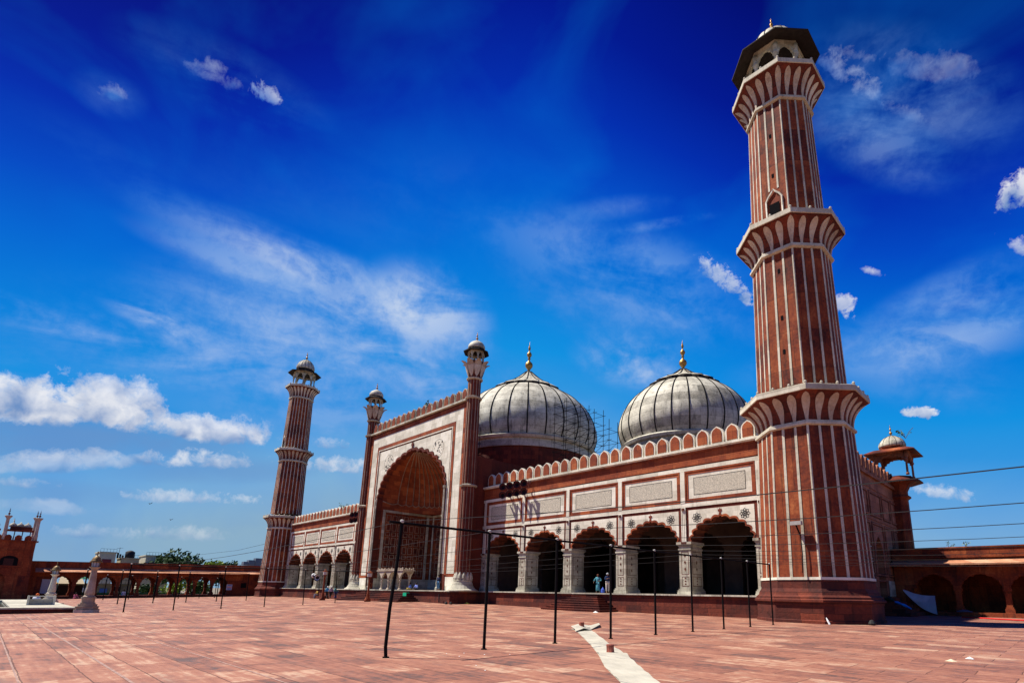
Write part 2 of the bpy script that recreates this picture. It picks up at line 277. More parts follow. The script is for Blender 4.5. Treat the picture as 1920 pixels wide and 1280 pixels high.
# ---------------------------------------------------------------- mesh helpers
ORG = {}
class MB:
    def __init__(s): s.v = []; s.f = []; s.m = []
    def add(s, vs, fs, m=0):
        o = len(s.v); s.v += [tuple(p) for p in vs]
        for i, f in enumerate(fs): s.f.append([o+k for k in f]); s.m.append(m[i] if isinstance(m, list) else m)
        return s
    def box(s, x0, x1, y0, y1, z0, z1, m=0):
        return s.add([(x0,y0,z0),(x1,y0,z0),(x1,y1,z0),(x0,y1,z0),(x0,y0,z1),(x1,y0,z1),(x1,y1,z1),(x0,y1,z1)],
                     [(0,3,2,1),(4,5,6,7),(0,1,5,4),(1,2,6,5),(2,3,7,6),(3,0,4,7)], m)
    def prism(s, poly, fn, w0, w1, m=0, ms=None, back=True):
        n = len(poly); vs = [fn(u, v, w0) for u, v in poly]+[fn(u, v, w1) for u, v in poly]
        fs = [list(range(n))]; mm = [m]
        if back: fs.append(list(range(2*n-1, n-1, -1))); mm.append(m)
        for i in range(n): fs.append((i, n+i, n+(i+1) % n, (i+1) % n)); mm.append(m if ms is None else ms)
        return s.add(vs, fs, mm)
    def loft(s, rings, closed=True, cap0=False, cap1=False, m=0):
        n = len(rings[0]); vs = [p for r in rings for p in r]; fs = []; mm = []
        for k in range(len(rings)-1):
            for i in range(n if closed else n-1):
                j = (i+1) % n; fs.append((k*n+i, k*n+j, (k+1)*n+j, (k+1)*n+i)); mm.append(m[k] if isinstance(m, list) else m)
        if cap0: fs.append(list(range(n-1, -1, -1))); mm.append(m[0] if isinstance(m, list) else m)
        if cap1: fs.append([(len(rings)-1)*n+i for i in range(n)]); mm.append(m[-1] if isinstance(m, list) else m)
        return s.add(vs, fs, mm)
    def lathe(s, cx, cy, prof, n=16, m=0, a0=0, cap0=True, cap1=True):
        rings = [[(cx+r*math.cos(a0+2*math.pi*i/n), cy+r*math.sin(a0+2*math.pi*i/n), z) for i in range(n)] for r, z in prof]
        return s.loft(rings, True, cap0, cap1, m)
    def tube(s, p0, p1, r, n=6, m=0, r1=None):
        p0 = Vector(p0); p1 = Vector(p1); d = (p1-p0).normalized(); a = d.orthogonal().normalized(); b = d.cross(a); r1 = r if r1 is None else r1
        rings = [[p+(a*math.cos(2*math.pi*i/n)+b*math.sin(2*math.pi*i/n))*q for i in range(n)] for p, q in ((p0, r), (p1, r1))]
        return s.loft(rings, True, True, True, m)
    def path(s, pts, r, n=5, m=0):
        pts = [Vector(p) for p in pts]; rings = []
        a = None
        for i, p in enumerate(pts):
            d = (pts[min(i+1, len(pts)-1)]-pts[max(i-1, 0)]).normalized()
            if a is None: a = d.orthogonal().normalized()
            a = (a-d*a.dot(d)).normalized(); b = d.cross(a)
            q = r[i] if isinstance(r, list) else r
            rings.append([p+(a*math.cos(2*math.pi*k/n)+b*math.sin(2*math.pi*k/n))*q for k in range(n)])
        return s.loft(rings, True, True, True, m)
    def build(s, name, mats, parent=None, smooth=False, fix=True, label=None):
        if not isinstance(mats, (list, tuple)): mats = [mats]
        o0 = ORG.get(parent.name, Vector((0, 0, 0))) if parent else Vector((0, 0, 0))
        if parent is None and s.v:
            xs = [p[0] for p in s.v]; ys = [p[1] for p in s.v]; zs = [p[2] for p in s.v]
            o0 = Vector(((min(xs)+max(xs))/2, (min(ys)+max(ys))/2, min(zs)))
        me = bpy.data.meshes.new(name); me.from_pydata([(p[0]-o0.x, p[1]-o0.y, p[2]-o0.z) for p in s.v], [], s.f)
        for mt in mats: me.materials.append(mt)
        me.polygons.foreach_set('material_index', s.m)
        if smooth: me.polygons.foreach_set('use_smooth', [True]*len(me.polygons))
        if fix:
            bm = bmesh.new(); bm.from_mesh(me); bmesh.ops.recalc_face_normals(bm, faces=bm.faces); bm.to_mesh(me); bm.free()
        me.update()
        o = bpy.data.objects.new(name, me); col.objects.link(o)
        if parent: o.parent = parent
        else: o.location = o0
        ORG[o.name] = o0.copy()
        if label: o['label'] = label
        return o
def tag(o, label, cat, group=None):
    o['label'] = label; o['category'] = cat; o['kind'] = 'thing'
    if group: o['group'] = group
    return o
def struct(o, kind='structure'):
    o['kind'] = kind; return o
def thing(name, loc, label, cat, group=None):
    o = bpy.data.objects.new(name, None); col.objects.link(o); o.location = loc; o.empty_display_size = .3
    ORG[o.name] = Vector(loc); return tag(o, label, cat, group)
def copy_tree(o, delta, parent=None):
    c = o.copy(); col.objects.link(c); ORG[c.name] = ORG[o.name]+Vector(delta) if parent is None else ORG[parent.name]
    if parent is not None: c.parent = parent
    if parent is None or delta is not None and any(delta): c.location = Vector(o.location)+Vector(delta)
    for ch in [x for x in KIDS.get(o.name, [])]:
        copy_tree(ch, (0, 0, 0), c)
    return c
KIDS = {}
def kids_index():
    KIDS.clear()
    for o in col.objects:
        if o.parent: KIDS.setdefault(o.parent.name, []).append(o)
def copy_part(o, dx):
    """copy of a part (and its sub-parts) along X, kept under the same thing"""
    c = o.copy(); col.objects.link(c); c.parent = o.parent; c.location = (o.location.x+dx, o.location.y, o.location.z); ORG[c.name] = ORG[o.name]
    for ch in KIDS.get(o.name, []):
        d = ch.copy(); col.objects.link(d); d.parent = c
    return c
XZ = lambda y0: (lambda u, v, w: (u, y0+w, v))          # wall facing -Y, depth along +Y
YZ = lambda x0, s=1: (lambda u, v, w: (x0-s*w, u, v))   # wall facing +X (s=1) / -X (s=-1), depth inward

def foil(xc, w, z0, za, n=5, s=.14, sub=6):
    """cusped arch outline, left springing to right springing"""
    a = w/2; H = za-z0; k = 1.15; r = a*(k*k+1)/2; th1 = math.acos((r-a)/r)
    half = []; T = max(n*sub, 14)
    for i in range(T+1):
        t = i/T; th = th1*t
        x = (a-r)+r*math.cos(th); z = r*math.sin(th)*(H/(k*a))
        nx, nz = math.cos(th), math.sin(th)*(H/(k*a)); l = math.hypot(nx, nz) or 1
        bulge = s*(abs(math.sin(math.pi*n*t))-.55) if n else 0
        if t < .5/T: bulge = 0
        if t > .999: x, z = 0, H+s*.6
        else: x += nx/l*bulge; z += nz/l*bulge
        half.append((max(x, 0), max(z, 0)))
    right = [(xc+x, z0+z) for x, z in half]; left = [(xc-x, z0+z) for x, z in half[:-1]]
    return left+right[::-1]
def arch_panel(x0, x1, z0, z1, arch):
    """concave polygon: rectangle with the arch cut into its foot"""
    return [(x0, z0)]+arch+[(x1, z0), (x1, z1), (x0, z1)]
def octo(cx, cy, Rr, z, n=8):
    a0 = math.pi/n
    return [(cx+Rr*math.cos(a0+2*math.pi*i/n), cy+Rr*math.sin(a0+2*math.pi*i/n), z) for i in range(n)]
def gz(x, y):
    xx = min(max(x, -62), 48); yy = min(max(y, -40), 0)
    z = -0.000196*(48-xx)*(-yy)
    t = min(max((y+22)/16, 0), 1)
    return z+.34*math.exp(-((x-2)/17)**2)*t

# ---------------------------------------------------------------- ground
def grid(x0, x1, y0, y1, nx, ny, fz):
    g = MB(); vs = [(x0+(x1-x0)*i/nx, y0+(y1-y0)*j/ny) for j in range(ny+1) for i in range(nx+1)]
    g.add([(x, y, fz(x, y)) for x, y in vs], [(j*(nx+1)+i, j*(nx+1)+i+1, (j+1)*(nx+1)+i+1, (j+1)*(nx+1)+i) for j in range(ny) for i in range(nx)])
    return g
g = grid(-57, 95, -95, 30, 76, 62, gz)
g.add([(-57, -95, -6), (-57, 30, -6), (-57, 30, -.7), (-57, -95, -.7)], [(0, 1, 2, 3)])
struct(g.build('courtyard_paving', PAVE, smooth=True))
GROUND = plain('dusty_ground', (.18, .15, .11), .95, var=.3, scale=.05)
struct(MB().add([(-3000, -3000, -6), (3000, -3000, -6), (3000, 3000, -6), (-3000, 3000, -6)], [(0, 1, 2, 3)]).build('ground', GROUND))

# ---------------------------------------------------------------- minarets
def finial(mb, cx, cy, z0, h, r, m=0):
    pr = [(.35, 0), (.5, .04), (.3, .09), (.95, .2), (1, .25), (.9, .3), (.25, .38), (.22, .42), (.45, .45), (.22, .48), (.6, .55), (.65, .59), (.55, .63), (.15, .69), (.13, .72), (.32, .76), (.28, .82), (.08, .9), (.02, 1)]
    mb.lathe(cx, cy, [(a*r, z0+b*h) for a, b in pr], 12, m)
def octa_pt(cx, cy, Rr, u, z):
    """point on the octagon perimeter; u in face units, integer u = corner"""
    i = math.floor(u); t = u-i; a0 = math.pi/8
    p = lambda k: (cx+Rr*math.cos(a0+math.pi/4*k), cy+Rr*math.sin(a0+math.pi/4*k))
    A, B = p(i), p(i+1); return (A[0]+(B[0]-A[0])*t, A[1]+(B[1]-A[1])*t, z)
def strip(mb, cx, cy, u, prof, m=1, off=.035):
    """marble leaf or strip following the octagon; prof = [(R, z, halfwidth in metres)]"""
    rows = []
    for Rr, z, hw in prof:
        w = hw/(Rr*.7654)
        rows.append([octa_pt(cx, cy, Rr+off, u-w, z), octa_pt(cx, cy, Rr+off, u, z), octa_pt(cx, cy, Rr+off, u+w, z)])
    n = len(rows); vs = [p for r in rows for p in r]; fs = []
    for k in range(n-1):
        for i in (0, 1): fs.append((3*k+i, 3*k+i+1, 3*k+4+i, 3*k+3+i))
    mb.add(vs, fs, m)
    # thin returns so the leaf has an edge
    bk = [[octa_pt(cx, cy, Rr-.03, u-hw/(Rr*.7654), z), octa_pt(cx, cy, Rr-.03, u+hw/(Rr*.7654), z)] for Rr, z, hw in prof]
    for side, j in ((0, 0), (2, 1)):
        vv = [p for k in range(n) for p in (rows[k][side], bk[k][j])]
        mb.add(vv, [(2*k, 2*k+1, 2*k+3, 2*k+2) for k in range(n-1)], m)
def kiosk(t, cx, cy, z0, zc, Rc, Re, ze, Rd, zd, hd, fh, fr, ncol=8, mc=MARB2, me=EAVE, md=DOME, colr=.16, ribs=16, lobes=4):
    for k in range(ncol):
        a = math.pi/ncol+2*math.pi*k/ncol; x, y = cx+Rc*math.cos(a), cy+Rc*math.sin(a); h = zc-z0; c = colr
        MB().lathe(x, y, [(c*1.25, z0), (c*1.25, z0+.08*h), (c*.75, z0+.12*h), (c*.85, z0+.2*h), (c*.75, z0+.55*h), (c*.8, z0+.6*h), (c*1.5, z0+.66*h), (c*1.6, z0+.7*h), (c*1.1, z0+.74*h), (c*1.2, z0+.8*h), (c*1.5, z0+.88*h), (c*1.5, z0+h)], 10).build('column', mc, t, True)
    w = MB(); side = 2*Rc*math.sin(math.pi/ncol); h = zc-z0
    for k in range(ncol):
        a0 = math.pi/ncol+2*math.pi*k/ncol; a1 = a0+2*math.pi/ncol
        A = Vector((cx+Rc*math.cos(a0), cy+Rc*math.sin(a0), 0)); B = Vector((cx+Rc*math.cos(a1), cy+Rc*math.sin(a1), 0)); d = (B-A).normalized(); nn = Vector((d.y, -d.x, 0))
        ar = foil(side/2, side-1.5*colr, z0+.5*h, z0+.95*h, lobes, side*.04, 3)
        fn = lambda u, v, w_: tuple(A+d*u+nn*(w_)+Vector((0, 0, v)))
        w.prism(arch_panel(0, side, z0+.5*h, zc+.06*h, ar), fn, -.09, .09)
    a0 = math.pi/ncol
    w.lathe(cx, cy, [(Rc+.12, zc+.06*h), (Rc+.12, ze)], ncol, 0, a0)
    w.build('arch_ring', mc, t)
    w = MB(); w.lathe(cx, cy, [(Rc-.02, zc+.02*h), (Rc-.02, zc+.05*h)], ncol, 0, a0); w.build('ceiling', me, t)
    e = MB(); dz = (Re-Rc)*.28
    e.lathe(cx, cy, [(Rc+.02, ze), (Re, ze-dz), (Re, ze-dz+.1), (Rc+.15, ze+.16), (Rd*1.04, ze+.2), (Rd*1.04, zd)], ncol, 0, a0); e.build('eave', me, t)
    d = MB(); n = ribs*4; rings = []
    prof = [(1.0, 0), (1.03, .1), (1.02, .22), (.96, .38), (.84, .56), (.66, .72), (.44, .85), (.26, .92), (.12, .98), (.06, 1.02)]
    for r, z in prof:
        rings.append([(cx+Rd*r*(1+.035*abs(math.sin(ribs*math.pi*i/n)))*math.cos(2*math.pi*i/n), cy+Rd*r*(1+.035*abs(math.sin(ribs*math.pi*i/n)))*math.sin(2*math.pi*i/n), zd+hd*z) for i in range(n)])
    d.loft(rings, True, True, True); dm = d.build('dome', md, t, True)
    rb_ = MB()
    for q_ in range(ribs): a_ = 2*math.pi*q_/ribs; rb_.path([(cx+Rd*(r+.012)*math.cos(a_), cy+Rd*(r+.012)*math.sin(a_), zd+hd*z) for r, z in prof], Rd*.022, 4)
    rb_.build('inlaid_rib', EAVE, dm)
    f = MB(); finial(f, cx, cy, zd+hd*.98, fh, fr); f.build('finial', GOLD, dm, True)

def minaret(cx, cy, k, label, windows=True):
    t = thing('minaret', (cx, cy, 0), label, 'minaret')
    # plinth
    p = MB(); P = [(3.78, -.3), (3.78, .16), (3.7, .2), (3.7, 1.02), (3.74, 1.06), (3.74, 1.16), (3.86, 1.22), (3.86, 1.34), (3.74, 1.4), (3.74, 1.5), (3.58, 1.62), (3.52, 1.8), (3.40, 2.0), (3.37, 2.5)]
    p.loft([octo(cx, cy, r*k, z) for r, z in P], True, False, True)
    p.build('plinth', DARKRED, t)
    # shafts, flares and balconies
    tiers = [(2.62, 12.1, 3.30, 3.03), (15.0, 25.0, 2.88, 2.66), (27.7, 37.8, 2.55, 2.30)]
    rings = [(12.1, 3.16, 4.16, 14.1), (25.0, 2.83, 3.78, 27.0), (37.8, 2.46, 3.46, 40.0)]
    p = MB(); p.loft([octo(cx, cy, 3.42*k, 2.5), octo(cx, cy, 3.42*k, 2.66)], True, True, True); p.build('base_band', MARB, t)
    for ti, (z0, z1, r0, r1) in enumerate(tiers):
        s = MB(); r0 *= k; r1 *= k
        s.loft([octo(cx, cy, r0+(r1-r0)*q/6, z0+(z1-z0)*q/6) for q in range(7)], True, True, True, 0)
        hw = (.082, .072, .064)[ti]*k
        for i in range(8):
            for j in range(3):
                u = i+j/3
                z0s = z0
                if ti == 2 and windows and i == 5 and j in (1, 2): z0s = z0+2.6 if j == 1 else z0+2.6
                strip(s, cx, cy, u, [(r0+(r1-r0)*(z0s-z0)/(z1-z0), z0s, hw), (r1, z1, hw*.95)])
        sh = s.build('shaft', [RED, STRIPE], t)
        if ti == 2:
            u0 = 5.5; rr = r0+.05
            w = MB(); hwid = .42*k/(r0*.7654)
            pts = [(u0-hwid*1.35, z0), (u0-hwid*1.35, z0+1.75), (u0-hwid*.9, z0+2.1), (u0-hwid*.35, z0+2.35), (u0, z0+2.6), (u0+hwid*.35, z0+2.35), (u0+hwid*.9, z0+2.1), (u0+hwid*1.35, z0+1.75), (u0+hwid*1.35, z0)]
            w.path([octa_pt(cx, cy, rr, a, b) for a, b in pts], .07*k, 4); w.build('window_frame', MARB, sh)
            w = MB(); q = [octa_pt(cx, cy, r0+.045, u0-hwid*.85, z0+.1), octa_pt(cx, cy, r0+.045, u0+hwid*.85, z0+.1), octa_pt(cx, cy, r0+.03, u0+hwid*.85, z0+1.45), octa_pt(cx, cy, r0+.03, u0-hwid*.85, z0+1.45)]
            w.add(q, [(0, 1, 2, 3)]); w.build('window_opening', BLACK, sh)  # flat black face with no recess cut; its colour stands in for inner shade
        for (tt, zz) in ((1, 17.5), (1, 20.0), (1, 23.6), (2, 31.5), (2, 35.0)):
            if tt == ti:
                rz = r0+(r1-r0)*(zz-z0)/(z1-z0)
                MB().add([octa_pt(cx, cy, rz+.02, 5.5+dx/(rz*.7654), zz+dz) for dx, dz in ((-.08, -.17), (.08, -.17), (.08, .17), (-.08, .17))], [(0, 1, 2, 3)]).build('slit', BLACK, sh)
        # ring moulding
        zr, rr_, rb, zb = rings[ti]; rr_ *= k; rb *= k
        q = MB(); q.loft([octo(cx, cy, rr_*.96, zr), octo(cx, cy, rr_*1.02, zr+.06), octo(cx, cy, rr_*1.02, zr+.2), octo(cx, cy, rr_*.985, zr+.24), octo(cx, cy, rr_*.985, zr+.34)], True, True, True)
        q.build('ring', STRIPE, t)
        b = MB(); H = zb-zr-.34; zc = zr+.34; f = []
        rf0 = rr_*.95
        for i in range(11):
            x = i/10; f.append((rf0+(rb*.985-rf0)*(x**2.1), zc+H*(1-(1-x)**1.25)))
        b.loft([octo(cx, cy, r, z) for r, z in f], True, True, True, 0)
        def at(x):
            x *= 10; i = min(int(x), 9); w_ = x-i; return (f[i][0]+(f[i+1][0]-f[i][0])*w_, f[i][1]+(f[i+1][1]-f[i][1])*w_)
        for i in range(8):
            for j in range(3):
                pr = []
                for x, hw_ in ((0, .09), (.15, .12), (.3, .17), (.45, .22), (.58, .26), (.7, .27), (.79, .23), (.86, .15), (.90, .03)):
                    r, z = at(x); pr.append((r, z, hw_*k*(1, .88, .82)[ti]))
                strip(b, cx, cy, i+j/3, pr, 1, .06)
        b.build('bracket_flare', [DARKRED, PETAL], t)
        sl = MB(); sl.loft([octo(cx, cy, rb*.97, zb-.02), octo(cx, cy, rb, zb+.03), octo(cx, cy, rb*1.0, zb+.38), octo(cx, cy, rb*.985, zb+.42)], True, True, True)
        for i in range(8):
            for j in range(3 if ti == 0 else 2):
                x, y, z = octa_pt(cx, cy, rb*.97, i+j/(3 if ti == 0 else 2), zb+.42)
                sl.lathe(x, y, [(.07, z), (.09, z+.06), (.1, z+.12), (.04, z+.2)], 6)
        sl.build('balcony', STRIPE, t)
    kiosk(t, cx, cy, 40.42, 43.25, 2.05*k, 3.35*k, 43.6, 1.75*k, 44.35, 2.3, 1.75, .22, 8, MARB2, EAVE, DOME, .15*k, 16, 4)
    return t
M1 = minaret(48.08, -.54, 1.0, 'tall red sandstone minaret with white marble stripes standing close by, right of the arcaded wing')

M2 = minaret(-48.2, -.2, .9, 'smaller looking striped red minaret at the far left end of the mosque facade')

LINE = plain('faded_paint', (.30, .19, .155), .9, var=.3, scale=5)
for y_, xa, xb, w_ in ((-34.85, 14, 49, .05), (-33.02, 24, 51, .035), (-36.15, 28, 50, .03)):
    l_ = MB(); l_.loft([[(xa+(xb-xa)*i/30, y_-w_/2, gz(xa+(xb-xa)*i/30, y_)+.004), (xa+(xb-xa)*i/30, y_+w_/2, gz(xa+(xb-xa)*i/30, y_)+.004)] for i in range(31)], False); struct(l_.build('painted_line', LINE))

# ---------------------------------------------------------------- the prayer hall
SW, S = 12.674, 6.35
mosque = thing('mosque', (0, 12, 0), 'red sandstone and white marble mosque with arcaded wings, great central arch and ribbed domes', 'mosque')
MO = mosque
def rect(x0, x1, z0, z1): return [(x0, z0), (x1, z0), (x1, z1), (x0, z1)]
def frame(mb, x0, x1, z0, z1, t, fn, w0, w1, m=0):
    mb.prism(rect(x0, x1, z1-t, z1), fn, w0, w1, m); mb.prism(rect(x0, x1, z0, z0+t), fn, w0, w1, m)
    mb.prism(rect(x0, x0+t, z0+t, z1-t), fn, w0, w1, m); mb.prism(rect(x1-t, x1, z0+t, z1-t), fn, w0, w1, m)
def rosette(mb, x, z, r, y, m=0):
    fn = XZ(y)
    for k in range(8):
        a = k*math.pi/4; c, s_ = math.cos(a), math.sin(a); pts = []
        for i in range(12):
            th = 2*math.pi*i/12; u = .62*r+.36*r*math.cos(th); v = .2*r*math.sin(th)*(1.25-.4*math.cos(th))
            pts.append((u, v))
        inn = [(u*.0+(.62*r+(u-.62*r)*.72), v*.55) for u, v in pts]
        T = lambda p: (x+p[0]*c-p[1]*s_, z+p[0]*s_+p[1]*c)
        O = [T(p) for p in pts]; I = [T(p) for p in inn]
        mb.add([fn(*p, 0) for p in O]+[fn(*p, 0) for p in I], [(i, (i+1) % 12, 12+(i+1) % 12, 12+i) for i in range(12)], m)
        th0 = a+math.pi/8; q = [(x+.12*r*math.cos(a-.3), z+.12*r*math.sin(a-.3)), (x+.5*r*math.cos(th0-.1), z+.5*r*math.sin(th0-.1)), (x+.95*r*math.cos(th0), z+.95*r*math.sin(th0)), (x+.5*r*math.cos(th0+.1), z+.5*r*math.sin(th0+.1))]
        mb.add([fn(*p, 0) for p in q], [(0, 1, 2, 3)], m)
        q = [(x+.1*r*math.cos(a), z+.1*r*math.sin(a)), (x+.4*r*math.cos(a-.16), z+.4*r*math.sin(a-.16)), (x+.6*r*math.cos(a), z+.6*r*math.sin(a)), (x+.4*r*math.cos(a+.16), z+.4*r*math.sin(a+.16))]
        mb.add([fn(*p, -.001) for p in q], [(0, 1, 2, 3)], m)
    mb.add([fn(x+.16*r*math.cos(i*.6283), z+.16*r*math.sin(i*.6283), -.002) for i in range(10)], [list(range(10))], m)

def pier(xc, w=1.04, d=1.74, y=0, z0=1.53, z1=5.55, mat=None):
    b = MB(); y0, y1 = y, y+d; X0, X1 = xc-w/2, xc+w/2
    for (e, za, zb) in ((.16, z0, z0+.14), (.13, z0+.14, z0+.3), (.07, z0+.3, z0+.42), (0, z0+.42, z1-.62), (.05, z1-.62, z1-.5), (.0, z1-.5, z1-.3), (.07, z1-.3, z1-.2), (.15, z1-.2, z1)):
        b.box(X0-e, X1+e, y0-e, y1+e, za, zb)
    o = b.build('pier', mat or MARB2, MO)
    c = MB()      # incised panels on the faces
    for (za, zb) in ((z0+.6, z0+1.35), (z0+1.5, z1-.75)):
        for u0, u1, fn in ((X0+.2, X1-.2, XZ(y-.012)), (y0+.22, y1-.22, YZ(X1+.012)), (y0+.22, y1-.22, YZ(X0-.012, -1))):
            frame(c, u0, u1, za, zb, .035, fn, 0, .01)
            mid = (u0+u1)/2
            for q in range(3):
                zz = za+(zb-za)*(q+.8)/3.4; hh = (zb-za)*.09
                c.prism([(mid-.09, zz), (mid, zz-hh), (mid+.09, zz), (mid, zz+hh)], fn, 0, .01)
    c.build('carving', BROWN, o); return o
def bay(x0):
    """one arched bay between two piers; returns its parts"""
    xc = x0+S/2; x1 = x0+S; L_ = []
    ar = foil(xc, 5.06, 5.55, 7.30, 5, .2)
    w = MB(); w.prism(arch_panel(x0, x1, 5.55, 8.3, ar), XZ(0), 0, 1.7, 0, 1); aw = w.build('arch_wall', [TRIM, BROWN], MO); L_.append(aw)
    # red raised edge that follows the cusps
    ar2 = foil(xc, 5.30, 5.62, 7.47, 5, .2); n = len(ar)
    e = MB(); e.add([(u, -.05, v) for u, v in ar]+[(u, -.05, v) for u, v in ar2]+[(u, .0, v) for u, v in ar2]+[(u, 0, v) for u, v in ar],
                    [(i, i+1, n+i+1, n+i) for i in range(n-1)]+[(n+i, n+i+1, 2*n+i+1, 2*n+i) for i in range(n-1)]+[(i, i+1, 3*n+i+1, 3*n+i) for i in range(n-1)])
    e.build('arch_edge', REDB, aw)
    s_ = MB(); s_.prism(arch_panel(x0+.46, x1-.46, 5.78, 8.02, [p for p in ar2 if p[1] > 5.78]), XZ(-.025), 0, .024); sp = s_.build('spandrel', MARB, MO); L_.append(sp)
    for dx in (-1.98, 1.98):
        r_ = MB(); rosette(r_, xc+dx, 7.38, .43, -.031); r_.build('rosette', BLACK, sp)
    f = MB(); f.prism([(xc-.12, 7.5), (xc+.12, 7.5), (xc+.06, 7.62), (xc+.05, 7.68), (xc+.17, 7.76), (xc+.14, 7.9), (xc+.05, 7.86), (xc, 8.0), (xc-.05, 7.86), (xc-.14, 7.9), (xc-.17, 7.76), (xc-.05, 7.68), (xc-.06, 7.62)], XZ(-.06), 0, .03); f.build('arch_finial', TRIM, sp)
    # framed inscription
    c = MB(); fn = XZ(0)
    frame(c, x0+.22, x1-.22, 8.62, 11.18, .11, XZ(-.09), 0, .088, 0)
    frame(c, x0+.33, x1-.33, 8.73, 11.07, .2, XZ(-.05), 0, .048, 0)
    c.prism(rect(x0+.53, x1-.53, 8.93, 10.87), XZ(-.02), 0, .019, 1)
    frame(c, x0+1.0, x1-1.0, 9.2, 10.6, .035, XZ(-.03), 0, .009, 2)
    cp = c.build('calligraphy_panel', [REDB, MARB, BLACK], MO); L_.append(cp)
    q = MB(); q.prism(rect(x0+1.04, x1-1.04, 9.24, 10.56), XZ(-.026), 0, .005); q.build('inscription', SCRIPT, cp)
    return L_
def pilaster(x):
    p = MB(); p.box(x-.2, x+.2, -.1, 0, 5.55, 8.26, 0); p.box(x-.2, x+.2, -.1, 0, 8.62, 11.2, 0)
    for dx in (-.075, .075): p.box(x+dx-.014, x+dx+.014, -.108, -.1, 5.6, 8.2, 1)
    p.box(x-.24, x+.24, -.16, -.0, 5.38, 5.55, 2); p.box(x-.1, x+.1, -.2, -.1, 8.0, 8.2, 2)
    return p.build('pilaster', [MARB, GROOVE, BROWN], MO)
def merlon_mesh(x, y, z, w=1.1, h=1.45, white=True, d=.35):
    o = [(x-w/2, z), (x+w/2, z), (x+w/2, z+h*.60), (x+w*.44, z+h*.74), (x+w*.30, z+h*.87), (x+w*.14, z+h*.94), (x, z+h), (x-w*.14, z+h*.94), (x-w*.30, z+h*.87), (x-w*.44, z+h*.74), (x-w/2, z+h*.60)]
    c = (x, z+h*.45); i = [(x+(u-x)*.76, z+.1*h+(v-z)*.82) for u, v in o]
    b = MB(); b.prism(o, XZ(y), 0, d, 1); b.prism(i, XZ(y-.05), 0, .049, 0); return b
# wing parts
first = bay(SW); p0 = pier(SW, .8); pl0 = pilaster(SW+.02); me0 = merlon_mesh(SW+.635, .0, 12.98).build('merlon', [REDB, MARB], MO)
kids_index()
for side in (0, 1):
    for i in range(5):
        dx = i*S if side == 0 else -2*SW-5*S+i*S
        if side == 0 and i == 0: continue
        for o in first: copy_part(o, dx)
    for i in range(6):
        dx = i*S if side == 0 else -2*SW-5*S+i*S
        if side == 0 and i == 0: continue
        copy_part(pl0, dx); 
    for i in range(25):
        dx = i*S/5 if side == 0 else -2*SW-5*S+i*S/5
        if side == 0 and i == 0: continue
        copy_part(me0, dx)
p1 = pier(SW+S); kids_index()
for i in range(1, 6):
    if i > 1: copy_part(p1, (i-1)*S)
    copy_part(p1, -2*SW-(i+1)*S)
copy_part(p0, -2*SW)
for sgn in (1, -1):
    xa, xb = sorted((sgn*(SW-.6), sgn*(SW+5*S+.3)))
    w = MB(); w.box(xa, xb, .003, 1.7, 8.3, 12.72); w.build('frieze_wall', TRIM, MO)
    b = MB(); b.box(xa, xb, -.075, .0, 8.27, 8.6); b.box(xa, xb, -.075, 0, 11.2, 11.5); b.build('marble_band', MARB, MO)
    b = MB(); b.box(xa, xb, -.04, 0, 11.62, 12.55); b.box(xa, xb, -.12, 0, 12.55, 12.72); b.build('fascia', REDB, MO)
    b = MB(); b.box(xa, xb, -.2, .5, 12.72, 12.8); b.box(xa, xb, -.32, .5, 12.8, 12.97); b.build('string_course', MARB, MO)
# platform with its lip and frieze
pf = MB()
for sgn in (1, -1):
    xa, xb = sorted((sgn*12.9, sgn*(SW+5*S+1)))
    pf.box(xa, xb, -.45, 27, -.6, 1.32, 0); pf.box(xa, xb, -.62, -.45, -.6, .2, 0); pf.box(xa, xb, -.56, 27, 1.32, 1.42, 0); pf.box(xa, xb, -.66, 27, 1.42, 1.53, 1)
pf.box(-12.9, 12.9, -4.3, 27, -.6, 1.32, 0); pf.box(-13.0, 13.0, -4.4, 27, 1.32, 1.42, 0); pf.box(-13.1, 13.1, -4.5, 27, 1.42, 1.53, 1)
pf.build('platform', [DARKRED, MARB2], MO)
def pyramid_stairs(x0, x1, y1, n, tread, z1, name='stairs', lab=None):
    s = MB(); rise = z1/(n+1)
    for k in range(n):
        e = tread*k
        s.box(x0-e, x1+e, y1-tread-e, y1+.5, (-.3 if k == n-1 else z1-rise*(k+2)), z1-rise*(k+1)-.04); s.box(x0-e-.03, x1+e+.03, y1-tread-e-.03, y1+.5, z1-rise*(k+1)-.04, z1-rise*(k+1))
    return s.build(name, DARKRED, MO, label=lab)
pyramid_stairs(26.9, 29.9, -.66, 7, .32, 1.45)
pyramid_stairs(-5.2, 5.2, -4.5, 7, .42, 1.5)

# interior of the wings
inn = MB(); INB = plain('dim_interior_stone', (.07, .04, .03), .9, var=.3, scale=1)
for sgn in (1, -1):
    xa, xb = sorted((sgn*12.9, sgn*47.5))
    inn.box(xa, xb, 1.7, 26.5, 11.2, 12.7)            # roof slab
    inn.box(xa, xb, 25.8, 27, 1.53, 12.7)             # back wall
    for i in range(5):
        x0 = (SW+i*S) if sgn > 0 else (-SW-(i+1)*S)
        ar = foil(x0+S/2, 4.6, 5.2, 7.3, 5, .2, 4)
        for yy in (8.2, 16.5): inn.prism(arch_panel(x0, x0+S, 5.2, 11.2, ar), XZ(yy), 0, 1.2)
        inn.prism(arch_panel(x0+.5, x0+S-.5, 4.6, 7.2, foil(x0+S/2, 3.6, 4.6, 6.4, 0, 0)), XZ(25.7), 0, .1)
    for i in range(6):
        x0 = (SW+i*S)*sgn
        for yy in (8.2, 16.5): inn.box(x0-.87, x0+.87, yy-.1, yy+1.3, 1.53, 5.2)
